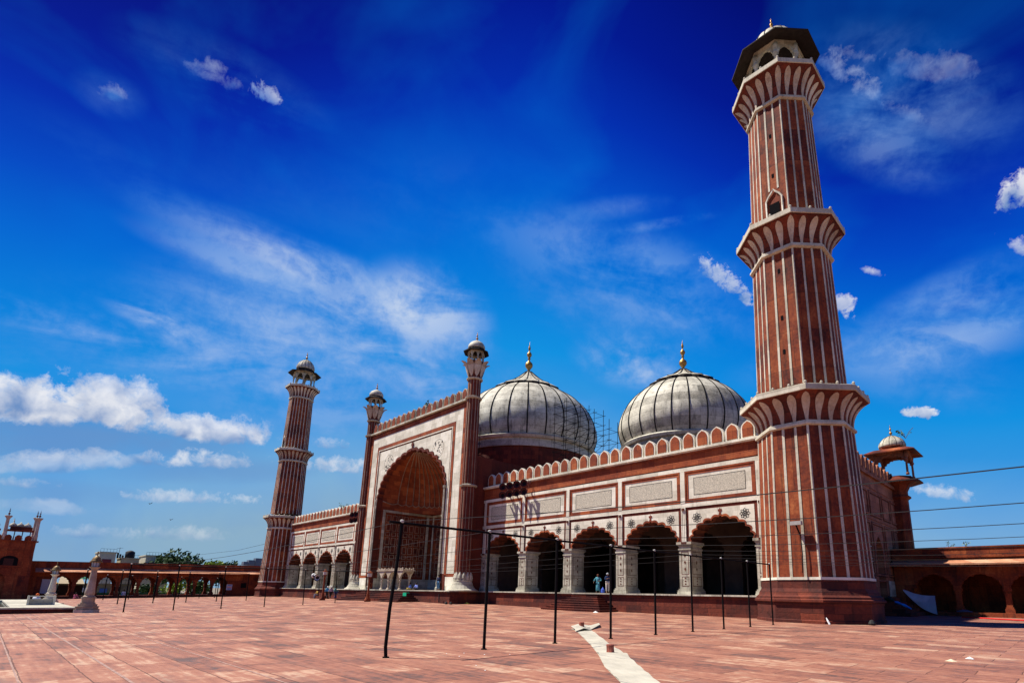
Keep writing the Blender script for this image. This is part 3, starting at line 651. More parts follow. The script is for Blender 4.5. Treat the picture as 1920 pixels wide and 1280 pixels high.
inn.box(-12.9, 12.9, 7.6, 26.5, 12.0, 12.7); inn.box(-12.9, 12.9, 25.8, 27, 1.53, 12.0)
for sgn in (1, -1):
    xa, xb = sorted((sgn*12.35, sgn*12.9)); inn.box(xa, xb, 1.72, 25.8, 1.53, 11.9)
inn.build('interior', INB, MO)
# side walls of the hall
XS = 47.6
for sgn in (1, -1):
    f = YZ(XS*sgn, sgn)
    w = MB(); w.prism([(0, 1.5), (16.9, 1.5), (16.9, 5.2)]+[(u, v) for u, v in foil(18.1, 2.4, 5.2, 6.9, 4, .1, 4)]+[(19.3, 1.5), (27, 1.5), (27, 12.4), (0, 12.4)], f, 0, 1.0)
    w.prism(rect(0, 27, -.5, 1.5), YZ((XS+.35)*sgn, sgn), 0, .6)
    w.prism(rect(16.5, 19.7, 1.5, 7.5), f, 2.2, 2.3)
    for zz, hh, pr in ((12.4, .3, .25), (8.35, .14, .06), (11.3, .12, .05), (2.9, .12, .06)): w.prism(rect(0, 27, zz, zz+hh), YZ((XS+pr)*sgn, sgn), 0, pr-.002)
    for i, (ya, yb) in enumerate(((.5, 4), (4.6, 8.2), (8.8, 12.2), (12.8, 15.6), (16.2, 20), (20.6, 23.4), (24, 26.4))):
        for za, zb in ((8.75, 11.0), (3.4, 8.1)):
            frame(w, ya, yb, za, zb, .12, YZ((XS+.09)*sgn, sgn), 0, .088)
            frame(w, ya+.13, yb-.13, za+.13, zb-.13, .07, YZ((XS+.012)*sgn, sgn), 0, .01, 1)
            frame(w, ya-.09, yb+.09, za-.09, zb+.09, .07, YZ((XS+.012)*sgn, sgn), 0, .01, 1)
    sw_ = w.build('side_wall', [SKYLIT, GROOVE], MO)
    bl = MB(); frame(bl, 13.0, 15.8, 3.5, 4.6, .06, YZ((XS+.03)*sgn, sgn), 0, .028); frame(bl, 13.0, 15.8, 4.8, 5.9, .06, YZ((XS+.03)*sgn, sgn), 0, .028); bl.prism(rect(19.9, 22.6, 1.6, 3.0), YZ((XS+.08)*sgn, sgn), 0, .03)
    bl.build('marble_dado', MARB2, sw_)
    for i in range(20 if sgn > 0 else 0):
        u = 1.0+i*1.33
        b = MB(); o = [(u-.55, 12.7), (u+.55, 12.7), (u+.55, 13.75), (u+.3, 14.1), (u, 14.3), (u-.3, 14.1), (u-.55, 13.75)]
        b.prism(o, YZ(XS*sgn, sgn), 0, .35, 0); b.prism([(u+(a-u)*.75, 12.85+(z-12.7)*.8) for a, z in o], YZ((XS+.04)*sgn, sgn), 0, .038, 0)
        b.build('merlon', [SKYLIT], MO)

# ---------------------------------------------------------------- central gateway (pishtaq)
YP = -2.45; HW = 11.4; AW = 7.85
ar = foil(0, 2*AW, 13.3, 18.9, 9, .30, 5)
w = MB(); w.prism([(-HW, 1.53), (-AW, 1.53), (-AW, 13.3)]+ar[1:-1]+[(AW, 13.3), (AW, 1.53), (HW, 1.53), (HW, 23.0), (-HW, 23.0)], XZ(YP), 0, .6, 0, 0)
for sgn in (1, -1):
    xa, xb = sorted((sgn*AW, sgn*12.3)); w.box(xa, xb, YP+.6, 6.2, 1.53, 16.5)
w.box(-12.3, 12.3, 6.2, 7.5, 1.53, 16.5); w.box(-11.9, -9, YP+.6, YP+1.1, 16.5, 23.0); w.box(9, 11.9, YP+.6, YP+1.1, 16.5, 23.0); w.box(-9, 9, YP+.62, YP+1.1, 19.2, 23.0); w.box(-12.3, 12.3, 7.5, 12, 16.2, 16.6)
gw = w.build('gateway_wall', TRIM, MO)
q = MB()
def band(mb, h0, h1, z0, zt0, zt1, fn, w0, w1, m):      # inverted U: outer half width h1, inner h0
    mb.prism([(-h1, z0), (-h0, z0), (-h0, zt0), (h0, zt0), (h0, z0), (h1, z0), (h1, zt1), (-h1, zt1)], fn, w0, w1, m)
band(q, 9.35, 10.75, 3.35, 20.95, 22.3, XZ(YP-.03), 0, .028, 0)
band(q, 8.72, 8.86, 3.35, 20.28, 20.42, XZ(YP-.10), 0, .098, 0)
ar3 = foil(0, 2*AW+.62, 13.3, 19.3, 9, .30, 5)
q.prism([(-8.5, 13.3)]+ar3+[(8.5, 13.3), (8.5, 20.1), (-8.5, 20.1)], XZ(YP-.03), 0, .028, 0)
for s_ in (-1, 1):
    a_, b_ = sorted((s_*8.2, s_*8.5)); q.box(a_, b_, YP-.03, YP-.002, 3.35, 13.3, 0)
    a_, b_ = sorted((s_*9.2, s_*11.0)); q.box(a_, b_, YP-.05, YP-.001, 1.53, 3.0, 0)
q.build('marble_facing', MARB, MO)
q = MB()
for x_, r_ in ((-5.9, 1.15), (5.9, 1.15)):
    for k in range(26):
        a = random.uniform(0, 6.28); d_ = r_*math.sqrt(random.random()); cx_, cz_ = x_+d_*math.cos(a), 18.2+d_*math.sin(a); rr = random.uniform(.06, .14)
        q.add([(cx_+rr*math.cos(j*1.047), YP-.036, cz_+rr*math.sin(j*1.047)) for j in range(6)], [list(range(6))])
    for k in range(24):
        a0 = k*math.pi/12; q.add([(x_+rr*math.cos(a), YP-.036, 18.2+rr*math.sin(a)) for a, rr in ((a0, r_), (a0+.2, r_), (a0+.2, r_+.05), (a0, r_+.05))], [(0, 1, 2, 3)])
q.build('medallion', EAVE, MO)
q = MB(); band(q, 8.9, 9.3, 3.2, 20.5, 20.9, XZ(YP-.07), 0, .065, 0); band(q, 10.82, 11.3, 3.0, 22.35, 22.8, XZ(YP-.06), 0, .055, 0)
for s_ in (-1, 1):
    a_, b_ = sorted((s_*9.3, s_*10.82)); q.box(a_, b_, YP-.06, YP-.002, 3.0, 3.3, 0)
q.build('red_frame', REDB, MO)
n = len(ar); arE = foil(0, 2*AW+.5, 13.3, 19.2, 9, .30, 5)
q = MB(); q.add([(u, YP-.16, v) for u, v in ar]+[(u, YP-.16, v) for u, v in arE]+[(u, YP, v) for u, v in arE]+[(u, YP, v) for u, v in ar], [(i, i+1, n+i+1, n+i) for i in range(n-1)]+[(n+i, n+i+1, 2*n+i+1, 2*n+i) for i in range(n-1)]+[(i, i+1, 3*n+i+1, 3*n+i) for i in range(n-1)])
for s_ in (-1, 1):
    a_, b_ = sorted((s_*AW, s_*(AW+.28))); q.box(a_, b_, YP-.16, YP, 2.9, 13.3)
q.prism([(-.16, 19.1), (.16, 19.1), (.1, 19.5), (.26, 19.7), (.24, 19.9), (.08, 20.0), (.04, 20.15), (-.04, 20.15), (-.08, 20.0), (-.24, 19.9), (-.26, 19.7), (-.1, 19.5)], XZ(YP-.14), 0, .1)
q.build('great_arch_edge', TRIM, MO)
for s_ in (-1, 1):
    q = MB()
    for dx in (8.0, 8.16): q.lathe(s_*dx, YP-.2, [(.09, 2.9), (.07, 3.0), (.06, 13.0), (.12, 13.2), (.13, 13.4)], 8)
    q.lathe(s_*8.08, YP-.2, [(.32, 1.53), (.3, 1.8), (.2, 1.95), (.26, 2.3), (.16, 2.75), (.2, 2.9)], 10)
    q.build('jamb_colonnette', MARB2, MO)
b = MB(); b.box(-12.2, 12.2, YP-.35, YP+1.2, 23.0, 23.22); b.build('gateway_cornice', MARB2, MO)
gm = merlon_mesh(-10.65, YP+.0, 23.22, 1.02, 1.5).build('merlon', [RED, MARB2], MO); kids_index()
for i in range(1, 18): copy_part(gm, i*1.253)
# recess: panelled walls, dado and fluted half dome
def grid_panels(mb, u0, u1, z0, z1, nc, rows, fn):
    cw = (u1-u0)/nc; tot = sum(rows); z = z1
    for r_ in rows:
        h = (z1-z0)*r_/tot; z -= h
        for c_ in range(nc):
            a, b_ = u0+c_*cw+.12, u0+(c_+1)*cw-.12
            frame(mb, a, b_, z+.1, z+h-.1, .05, fn, 0, .04, 1)
            mc_ = (a+b_)/2
            if r_ < .8: mb.prism(rect(a+.25, b_-.25, z+.25, z+h-.25), fn, 0, .03, 2)
            else:
                mb.prism([(a+.12, z+.18), (b_-.12, z+.18), (b_-.2, z+h*.55), (mc_, z+h*.82), (a+.2, z+h*.55)], fn, 0, .03, 2)
rows = [1, 1, .62, 1, 1, .62, 1, 1]
r_ = MB()
r_.prism(rect(YP+.6, 6.1, 1.53, 13.2), YZ(-AW+.02), 0, .02, 0)
r_.prism(rect(YP+.6, 6.1, 1.53, 13.2), YZ(AW-.02, -1), 0, .02, 0)
r_.prism(rect(-AW, AW, 1.53, 13.2), XZ(6.16), 0, .02, 0)
grid_panels(r_, YP+1.3, 5.0, 3.2, 11.6, 7, rows, YZ(-AW+.06)); grid_panels(r_, YP+1.3, 5.0, 3.2, 11.6, 7, rows, YZ(AW-.06, -1))
grid_panels(r_, -6.6, -5.4, 3.2, 11.2, 1, rows, XZ(6.1)); grid_panels(r_, 5.4, 6.6, 3.2, 11.2, 1, rows, XZ(6.1))
r_.build('recess_wall', [RED, TAN_, DARKRED], MO)
r_ = MB(); r_.prism(rect(YP+.3, 6.1, 1.53, 2.95), YZ(-AW+.08), 0, .05); r_.prism(rect(YP+.3, 6.1, 1.53, 2.95), YZ(AW-.08, -1), 0, .05); r_.prism(rect(-AW, AW, 1.53, 2.95), XZ(6.08), 0, .05)
for u in (5.15, YP+.8): r_.prism(rect(u, u+.38, 2.95, 11.9), YZ(-AW+.09), 0, .06)
r_.prism(rect(YP+.8, 6.1, 11.85, 12.15), YZ(-AW+.09), 0, .06); r_.prism(rect(-AW, AW, 11.85, 12.15), XZ(6.06), 0, .05)
for u in (-7.6, -5.1, 4.8): r_.prism(rect(u, u+.3, 2.95, 11.9), XZ(6.05), 0, .05)
r_.build('recess_marble', MARB2, MO)
d = MB(); NB = 96; base = []
for i in range(NB+1):
    a = math.pi*i/NB; e_ = 2/3.2; c_, s_ = math.cos(a), math.sin(a)
    base.append((-(AW-.02)*abs(c_)**e_*(1 if c_ > 0 else -1), YP+.58+(6.1-YP-.58)*abs(s_)**e_))
def sd_pt(bx, by, ph, off=0):
    ax, ay = 0, YP+.6; c_ = math.cos(ph); k_ = 1-off/8
    return (ax+(bx-ax)*c_*k_, ay+(by-ay)*c_*k_, 13.0+(19.25-13.0)*math.sin(ph)-off*.4*math.sin(ph))
rings = [[sd_pt(bx, by, math.pi/2*j/14) for bx, by in base] for j in range(15)]
d.loft(rings, False)
d.prism([(p[0], p[1]) for p in base], lambda u, v, w_: (u, v, 13.0+w_), -.9, 0) if False else None
for j in range(NB): d.add([(base[j][0], base[j][1], 12.1), (base[j+1][0], base[j+1][1], 12.1), (base[j+1][0], base[j+1][1], 13.0), (base[j][0], base[j][1], 13.0)], [(0, 1, 2, 3)])
hd = d.build('half_dome', REDB, MO, False, False)
d = MB()
for i in range(4, NB-3, 4):
    bx, by = base[i]
    d.path([sd_pt(bx, by, math.pi/2*(j/12)*.93+.02, .1) for j in range(13)], .055, 4)
for i in range(0, NB, 4):
    mid = []
    for j in range(5):
        k_ = min(i+j, NB); bx, by = base[k_]; p = sd_pt(bx, by, 0.0, .1); mid.append((p[0], p[1], 13.25-.28*math.sin(math.pi*j/4)))
    d.path(mid, .06, 4)
d.build('dome_rib', TAN_, hd)

# engaged turrets of the gateway
def turret(x, y, lab):
    s = MB(); z0, z1 = 2.9, 25.4; n = 96
    def ring(z, r): return [(x+r*(.9+.13*abs(math.cos(6*2*math.pi*i/n/1)))*math.cos(2*math.pi*i/n), y+r*(.9+.13*abs(math.cos(6*2*math.pi*i/n)))*math.sin(2*math.pi*i/n), z) for i in range(n)]
    s.loft([ring(z0, .82), ring(z1, .72)], True, True, True, 0)
    for k in range(12):
        a = 2*math.pi*(k+.5)/12; s.tube((x+.80*.9*math.cos(a)*1.02, y+.80*.9*math.sin(a)*1.02, z0), (x+.72*.9*math.cos(a)*1.02, y+.72*.9*math.sin(a)*1.02, z1), .055, 4, 1)
    o = s.build('turret_shaft', [TRIM, TAN_], MO, label=lab)
    for z, r in ((12.85, .95), (23.1, .95), (25.4, .92)):
        q = MB(); q.lathe(x, y, [(r*.85, z-.12), (r, z-.04), (r*1.03, z+.08), (r*.85, z+.16)], 20); q.build('ring', MARB2, o)
    q = MB(); pr = [(1.65, 1.53), (1.6, 1.62), (1.35, 1.75), (1.12, 2.1), (.98, 2.5), (1.02, 2.6), (.85, 2.75)]
    q.lathe(x, y, pr, 24)
    for k in range(12):
        a = 2*math.pi*k/12; q.lathe(x+.8*math.cos(a), y+.8*math.sin(a), [(.2, 2.6), (.25, 2.85), (.2, 3.1), (.06, 3.45), (.01, 3.6)], 8)
    q.build('turret_base', MARB2, o)
    q = MB(); q.lathe(x, y, [(.72, 25.5), (.75, 26), (.95, 26.8), (1.05, 27.4), (.9, 27.6)], 20, 1)
    for k in range(8):
        a = 2*math.pi*(k+.5)/8; c_, s_ = math.cos(a), math.sin(a); rows_ = []
        for (r, z, hw) in ((.74, 25.65, .03), (.84, 26.0, .22), (.98, 26.5, .36), (1.1, 27.0, .43), (1.3, 27.35, .36), (1.62, 27.5, .16), (1.72, 27.46, .02)):
            rows_.append([(x+r*c_-hw*s_*(-1), y+r*s_+hw*c_*(-1), z), (x+(r+.07)*c_, y+(r+.07)*s_, z-.02), (x+r*c_+hw*s_*(-1), y+r*s_-hw*c_*(-1), z)])
        q.add([p for r in rows_ for p in r]+[(p[0]-.06*c_, p[1]-.06*s_, p[2]) for r in rows_ for p in r], [(3*j+i, 3*j+i+1, 3*j+i+4, 3*j+i+3) for j in range(6) for i in (0, 1)]+[(21+3*j+i, 21+3*j+i+1, 21+3*j+i+4, 21+3*j+i+3) for j in range(6) for i in (0, 1)])
    q.build('lotus_capital', [PETAL, TRIM], o)
    kiosk_part(o, x, y)
def kiosk_part(o, x, y):
    # same kiosk, hung under the turret shaft as sub-parts (one level only)
    Rc, z0, zc = .88, 27.5, 28.75; q = MB()
    for k in range(8):
        a = math.pi/8+2*math.pi*k/8; q.lathe(x+Rc*math.cos(a), y+Rc*math.sin(a), [(.1, z0), (.08, z0+.1), (.07, zc-.45), (.12, zc-.3), (.12, zc)], 8)
    side = 2*Rc*math.sin(math.pi/8)
    for k in range(8):
        a0 = math.pi/8+2*math.pi*k/8; a1 = a0+math.pi/4
        A = Vector((x+Rc*math.cos(a0), y+Rc*math.sin(a0), 0)); B = Vector((x+Rc*math.cos(a1), y+Rc*math.sin(a1), 0)); dd = (B-A).normalized(); nn = Vector((dd.y, -dd.x, 0))
        q.prism(arch_panel(0, side, zc-.5, zc+.12, foil(side/2, side-.18, zc-.5, zc-.08, 2, .02, 4)), lambda u, v, w_: tuple(A+dd*u+nn*w_+Vector((0, 0, v))), -.07, .07)
    q.build('kiosk_arcade', MARB2, o)
    q = MB(); q.lathe(x, y, [(.95, 28.87), (1.52, 28.72), (1.52, 28.82), (1.0, 29.08), (.98, 29.25)], 8, 0, math.pi/8); q.build('kiosk_eave', EAVE, o)
    q = MB(); q.lathe(x, y, [(.96, 29.25), (1.0, 29.4), (.95, 29.7), (.75, 30.0), (.4, 30.25), (.1, 30.4)], 24); q.build('kiosk_dome', DOME, o, True)
    q = MB(); finial(q, x, y, 30.38, 1.15, .14); q.build('kiosk_finial', GOLD, o)
turret(12.1, -2.2, 'slender red turret on the gateway corner nearer the tall minaret'); turret(-12.1, -2.2, 'slender red turret on the far corner of the gateway')

# ---------------------------------------------------------------- domes
def big_dome(cx, cy, prof, lotus, fz, fh, fr, nrib, drum, lab):
    d = MB(); n = nrib*4
    def rg(r, z): return [(cx+r*(1+.006*abs(math.sin(nrib*math.pi*i/n)))*math.cos(2*math.pi*i/n), cy+r*(1+.006*abs(math.sin(nrib*math.pi*i/n)))*math.sin(2*math.pi*i/n), z) for i in range(n)]
    # smooth profile by Catmull-Rom
    P = prof; pts = []
    for k in range(len(P)-1):
        p_ = [P[max(k-1, 0)], P[k], P[k+1], P[min(k+2, len(P)-1)]]
        for j in range(4):
            t = j/4; pts.append(tuple(.5*((2*p_[1][c])+(-p_[0][c]+p_[2][c])*t+(2*p_[0][c]-5*p_[1][c]+4*p_[2][c]-p_[3][c])*t*t+(-p_[0][c]+3*p_[1][c]-3*p_[2][c]+p_[3][c])*t**3) for c in (0, 1)))
    pts.append(P[-1])
    d.loft([rg(r, z) for r, z in pts], True, False, False, 0)
    dm = d.build('dome', DOME, MO, True, label=lab)
    q = MB()
    for k in range(nrib):
        a = 2*math.pi*k/nrib; c_, s_ = math.cos(a), math.sin(a)
        pp = [(r, z) for r, z in pts]
        q.path([(cx+(r+.02)*c_, cy+(r+.02)*s_, z) for r, z in pp], .08*prof[2][0]/11+.015, 4)
    q.build('inlaid_rib', BLACK, dm)
    q = MB(); r0, z0, r1, z1 = lotus; m_ = 5*16
    # pointed lotus crown with a scalloped dark hem
    def sc(i): return abs(math.sin(16*math.pi*i/m_))
    rr = []
    for (t, r, z) in ((0, r0, z0), (.06, r0*.93, z0+.12*(z1-z0)), (.3, r0*.66, z0+.32*(z1-z0)), (.6, r0*.38, z0+.62*(z1-z0)), (.85, r0*.2, z0+.86*(z1-z0)), (1, r1, z1)):
        rr.append([(cx+(r+(.15*r0*sc(i) if t == 0 else 0))*math.cos(2*math.pi*i/m_), cy+(r+(.15*r0*sc(i) if t == 0 else 0))*math.sin(2*math.pi*i/m_), z-(.05*r0*sc(i) if t == 0 else 0)) for i in range(m_)])
    low = [(p[0]*1.0, p[1], p[2]-.5) for p in rr[0]]; inn_ = [(cx+r0*.9*math.cos(2*math.pi*i/m_), cy+r0*.9*math.sin(2*math.pi*i/m_), z0-.5) for i in range(m_)]
    q.loft([inn_, low, rr[0]]+rr[1:], True, False, True, [1, 1, 0, 0, 0, 0, 0])
    for k in range(16):
        a = 2*math.pi*k/16; c_, s_ = math.cos(a), math.sin(a)
        q.path([(cx+(r+.02)*c_, cy+(r+.02)*s_, z+.02) for r, z in ((r0*.93, z0+.12*(z1-z0)), (r0*.66, z0+.32*(z1-z0)), (r0*.38, z0+.62*(z1-z0)), (r0*.2, z0+.86*(z1-z0)), (r1, z1))], .085, 4, 1)
    q.build('lotus_crown', [MARB2, EAVE], dm)
    q = MB(); finial(q, cx, cy, fz, fh, fr, 0); q.build('finial', GOLD, dm, True)
    q = MB(); rd, za, zb = drum; q.lathe(cx, cy, [(rd*.98, za), (rd*.98, zb-1.6)], 64, 1); q.lathe(cx, cy, [(rd, zb-1.6), (rd, zb-.5), (rd*1.03, zb-.45), (rd*1.05, zb-.1), (rd*1.02, zb+.1)], 64); q.build('drum', [DOME, DARKRED], MO, False)
YD = 16.9
big_dome(0, YD, [(10.3, 22.6), (10.75, 23.6), (11.0, 24.9), (10.75, 26.6), (9.9, 28.4), (8.6, 30.0), (6.9, 31.3), (5.2, 32.2), (4.0, 32.7)], (5.0, 32.6, .5, 36.0), 35.9, 5.4, .62, 26, (10.4, 12.7, 22.6), 'large central ribbed marble dome behind the gateway')
big_dome(28.4, YD, [(7.3, 18.4), (7.7, 19.2), (7.95, 20.4), (7.75, 21.7), (7.1, 23.2), (6.1, 24.4), (5.0, 25.3), (3.7, 26.0), (2.8, 26.3)], (3.85, 26.25, .4, 28.4), 28.3, 4.1, .48, 26, (7.4, 12.7, 18.4), 'smaller ribbed marble dome behind the arcaded wing')
big_dome(-28.4, YD, [(7.3, 18.4), (7.7, 19.2), (7.95, 20.4), (7.75, 21.7), (7.1, 23.2), (6.1, 24.4), (5.0, 25.3), (3.7, 26.0), (2.8, 26.3)], (3.85, 26.25, .4, 28.4), 28.3, 4.1, .48, 26, (7.4, 12.7, 18.4), None)

# ---------------------------------------------------------------- rear corner turret with open kiosk
def corner_turret(x, y, lab):
    t = thing('corner_turret', (x, y, 0), lab, 'turret')
    s = MB(); s.loft([octo(x, y, r, z) for r, z in ((1.15, 1), (1.1, 2), (.98, 3), (.92, 11.4), (1.2, 11.6), (1.2, 11.75), (.95, 11.9), (.95, 12.3), (1.25, 12.9), (2.0, 13.25))], True, True, True); s.build('shaft', RED, t)
    s = MB(); s.loft([octo(x, y, r, z) for r, z in ((1.1, 13.3), (2.45, 13.1), (2.45, 13.23), (1.6, 13.7), (1.6, 13.8))], True, True, True); s.build('ledge', DARKRED, t)
    kiosk(t, x, y, 13.8, 16.2, 1.95, 3.3, 16.6, 1.22, 17.15, 1.35, 1.25, .16, 4, SKYLIT, RED, MARB2, .13, 12, 5)
corner_turret(47.9, 26.6, 'small rear corner turret with an open domed kiosk, seen right of the tall minaret')

# ---------------------------------------------------------------- courtyard arcades
def arcade_wall(mb, fn, u0, n, s, zb, apex, top, w=.16, zs=None, thick=.7, pierw=.55, m=0):
    """run of cusped arches; piers included"""
    for i in range(n):
        a = u0+i*s; ar = foil(a+s/2, s-pierw, apex-1.25, apex, 4, .09, 4)
        mb.prism(arch_panel(a, a+s, apex-1.25, top, ar), fn, 0, thick, m)
RA = thing('arcade', (61, 22, 0), 'shaded red sandstone arcade with sloping eave to the right of the tall minaret', 'arcade')
mb = MB(); f = XZ(22.0); u0 = 52.56
mb.prism(rect(47.7, u0-3.48+.0, .35, 5.2), f, 0, .7)
arcade_wall(mb, f, u0-3.48, 9, 3.48, .35, 3.62, 5.2)
mb.prism(rect(47.7, u0-3.48+31.4, 5.2, 5.95), XZ(21.85), 0, 7.0); mb.prism(rect(47.7, u0+28, 5.08, 5.2), XZ(21.7), 0, 1.2); mb.prism(rect(47.7, u0+28, 5.95, 6.05), XZ(21.75), 0, 1.2)
mb.prism(rect(47.7, u0+28, .3, 5.2), XZ(28), 0, .6); mb.box(47.7, u0+28, 21.3, 28.6, -.6, .35)
mb.build('wall', RED, RA)
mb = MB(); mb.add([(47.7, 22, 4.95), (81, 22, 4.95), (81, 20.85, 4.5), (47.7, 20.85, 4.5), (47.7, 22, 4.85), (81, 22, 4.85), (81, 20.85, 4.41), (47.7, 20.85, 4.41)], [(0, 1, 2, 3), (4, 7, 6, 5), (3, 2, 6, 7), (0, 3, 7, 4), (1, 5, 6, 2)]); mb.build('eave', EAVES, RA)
mb = MB()
for i in range(48): mb.box(47.9+i*.7, 48.0+i*.7, 21.3, 22.0, 4.3, 4.6)
mb.build('eave_bracket', DARKRED, RA)
def arc_pier(x, y, w, zt, z0, par, mat, axis='x'):
    b = MB(); 
    for e, za, zb in ((.12, z0, z0+.35), (.06, z0+.35, z0+.5), (0, z0+.5, zt-.45), (.05, zt-.45, zt-.35), (0, zt-.35, zt-.2), (.1, zt-.2, zt)): b.box(x-w/2-e, x+w/2+e, y-w/2-e, y+w/2+e, za, zb)
    return b.build('pier', mat, par)
for i in range(8): arc_pier(u0+i*3.48, 22.35, .42, 2.37, .35, RA, RED)
# low stepped block against the hall's side
b = MB()
for k in range(5): b.box(47.7, 50.2-k*.45, 14.5+k*.4, 20.4, -.3+k*.001, .3*(k+1))
st = b.build('side_stairs', DARKRED, MO)

XL = -54.0; gl = lambda y: gz(XL, y)
LA = thing('arcade', (XL, -12, -.3), 'long low red arcade open to the street on the left, with a sunlit eave strip', 'arcade')
mb = MB()
def YZl(x0):      # faces +X, follows the slope of the court
    return lambda u, v, w: (x0-w, u, v+gl(u))
sl = 2.62; y00 = -29.9
f = YZl(XL); arcade_wall(mb, f, y00, 9, sl, 0, 3.35, 4.6, thick=.5, pierw=.5)
fo = YZl(XL-4.2); arcade_wall(mb, fo, y00, 9, sl, 0, 3.35, 4.6, thick=.5, pierw=.5)
ye = y00+9*sl
nseg = 40
def slab(mb, ya, yb, x0, x1, z0, z1, n=24):
    rings = []
    for i in range(n+1):
        y = ya+(yb-ya)*i/n; g_ = gl(y); rings.append([(x0, y, z0+g_), (x1, y, z0+g_), (x1, y, z1+g_), (x0, y, z1+g_)])
    mb.loft(rings, True, True, True)
slab(mb, ye, 27, XL-.5, XL, -.3, 4.6); slab(mb, ye, 27, XL-4.7, XL-4.2, -.3, 4.6)
slab(mb, y00-4, y00, XL-.5, XL, -.3, 4.6); slab(mb, y00-4, y00, XL-4.7, XL-4.2, -.3, 4.6)
slab(mb, y00-30, 27, XL-4.9, XL+.06, 4.6, 5.45); slab(mb, y00-30, 27, XL-4.95, XL+.14, 5.45, 5.58)
slab(mb, y00-4, 27, XL-4.8, XL+.3, -1, .35)
mb.build('wall', RED, LA)
mb = MB(); rings = []
for i in range(25):
    y = y00-2+(27-y00+2)*i/24; g_ = gl(y); rings.append([(XL, y, 4.62+g_), (XL+1.55, y, 4.0+g_), (XL+1.55, y, 3.92+g_), (XL, y, 4.5+g_)])
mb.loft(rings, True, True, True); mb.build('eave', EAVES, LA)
for i in range(10):
    y = y00+i*sl; arc_pier(XL-.25, y, .34, 2.1+gl(y), .35+gl(y), LA, RED); arc_pier(XL-4.45, y, .34, 2.1+gl(y), .35+gl(y), LA, RED)
b = MB(); b.box(XL+.01, XL+.06, -6.7, -5.8, 1.0, 2.0); po = tag(b.build('notice_board', plain('board_white', (.55, .55, .6))), 'small blue and pink striped notice on the blank end wall of the left arcade', 'sign')
b = MB()
for k, m_ in ((0, 0), (1, 1), (2, 0)): b.box(XL+.061, XL+.075, -6.6, -5.9, 1.15+k*.28, 1.3+k*.28, m_)
b.build('stripe', [plain('sign_blue', (.05, .15, .5)), plain('sign_pink', (.6, .15, .2))], po)
b = MB(); b.box(XL+.005, XL+.03, -4.4, -3.5, 1.4, 2.3); b.box(XL+.005, XL+.03, -1.9, -1.2, 1.1, 2.0); b.build('window', BLACK, LA)

# gatehouse
GX = -52.0; GH = thing('gatehouse', (GX-3, -38, -.6), 'dark red gatehouse with small domed kiosks and thin pinnacles at the left edge', 'gatehouse')
mb = MB(); mb.prism([(-46, -1), (-37.6, -1), (-37.6, 1.9)]+foil(-36.2, 2.8, 1.9, 3.3, 0, 0)[1:-1]+[(-34.8, 1.9), (-34.8, -1), (-32.25, -1), (-32.6, 7.6), (-46, 7.6)], YZ(GX), 0, 1.0)
mb.box(GX-8, GX-1, -46, -32.5, -1, 7.5); mb.prism(rect(-37.6, -34.8, -1, 3.3), YZ(GX-.5), 0, .4)
mb.prism(rect(-46, -32.3, 7.55, 7.75), YZ(GX+.15), 0, .6); mb.prism(rect(-46, -32.6, 6.3, 6.4), YZ(GX+.06), 0, .05); mb.prism(rect(-46, -32.6, 3.7, 3.85), YZ(GX+.06), 0, .05)
frame(mb, -45.6, -33.4, 3.95, 6.2, .15, YZ(GX+.07), 0, .065)
mb.build('wall', RED, GH)
b = MB(); b.prism(arch_panel(-35.75, -33.85, 4.05, 4.06, [])+[] if False else [(-35.8, 4.1)]+foil(-34.85, 1.8, 4.9, 5.5, 0, 0)+[(-33.9, 4.1)], YZ(GX+.02), 0, .015); b.build('upper_window', BLACK, GH)
b = MB(); b.prism([(-35.4, 4.1), (-34.4, 4.1), (-34.4, 5.1), (-35.4, 5.1)], YZ(GX+.04), 0, .01); b.build('screen', GROOVE, GH)
for i in range(7):
    y = -33.45-i*1.02
    b = MB(); b.prism([(y-.36, 7.75), (y+.36, 7.75), (y+.36, 8.2), (y+.2, 8.42), (y, 8.5), (y-.2, 8.42), (y-.36, 8.2)], YZ(GX), 0, .25, 0); b.prism([(y+.40, 7.75), (y+.45, 7.75), (y+.45, 8.1), (y+.4, 8.1)], YZ(GX+.03), 0, .2, 1); b.build('merlon', [RED, GREYW], GH)
for i in range(8):
    y = -33.3-i*.82; b = MB(); b.lathe(GX-1.6, y, [(.07, 7.6), (.06, 9.0), (.15, 9.2)], 6); b.build('kiosk_column', DARKRED, GH)
b = MB(); b.box(GX-3.2, GX-.7, -35.75, -32.95, 9.15, 9.3); b.box(GX-2.9, GX-1.0, -35.5, -33.2, 9.3, 9.75); b.box(GX-3.2, GX-.7, -39.6, -36.4, 9.15, 9.3); b.box(GX-2.9, GX-1.0, -39.3, -36.7, 9.3, 9.75); b.build('kiosk_eave', DARKRED, GH)
for i, y in enumerate((-33.75, -34.5, -35.25, -37.0, -37.8, -38.6)):
    b = MB(); b.lathe(GX-1.9, y, [(.42, 9.75), (.44, 9.9), (.34, 10.15), (.12, 10.3), (.03, 10.5)], 16)
    dm = b.build('kiosk_dome', MARB2, GH, True)
    if i in (2, 3): b = MB(); finial(b, GX-1.9, y, 10.45, .6, .08); b.build('finial', GOLD, dm)
for (x_, y, zt) in ((GX-.3, -32.75, 11.15), (GX-4.2, -32.9, 11.5), (GX-.3, -35.95, 11.2)):
    b = MB(); b.lathe(x_, y, [(.28, 7.4), (.26, 8.6), (.22, 8.7), (.19, zt-.6), (.2, zt-.45), (.42, zt-.1), (.42, zt), (.12, zt+.02)], 10); p_ = b.build('pinnacle', PETAL, GH, True)
    b = MB(); finial(b, x_, y, zt, 1.15, .13); b.build('finial', TRIM, p_)

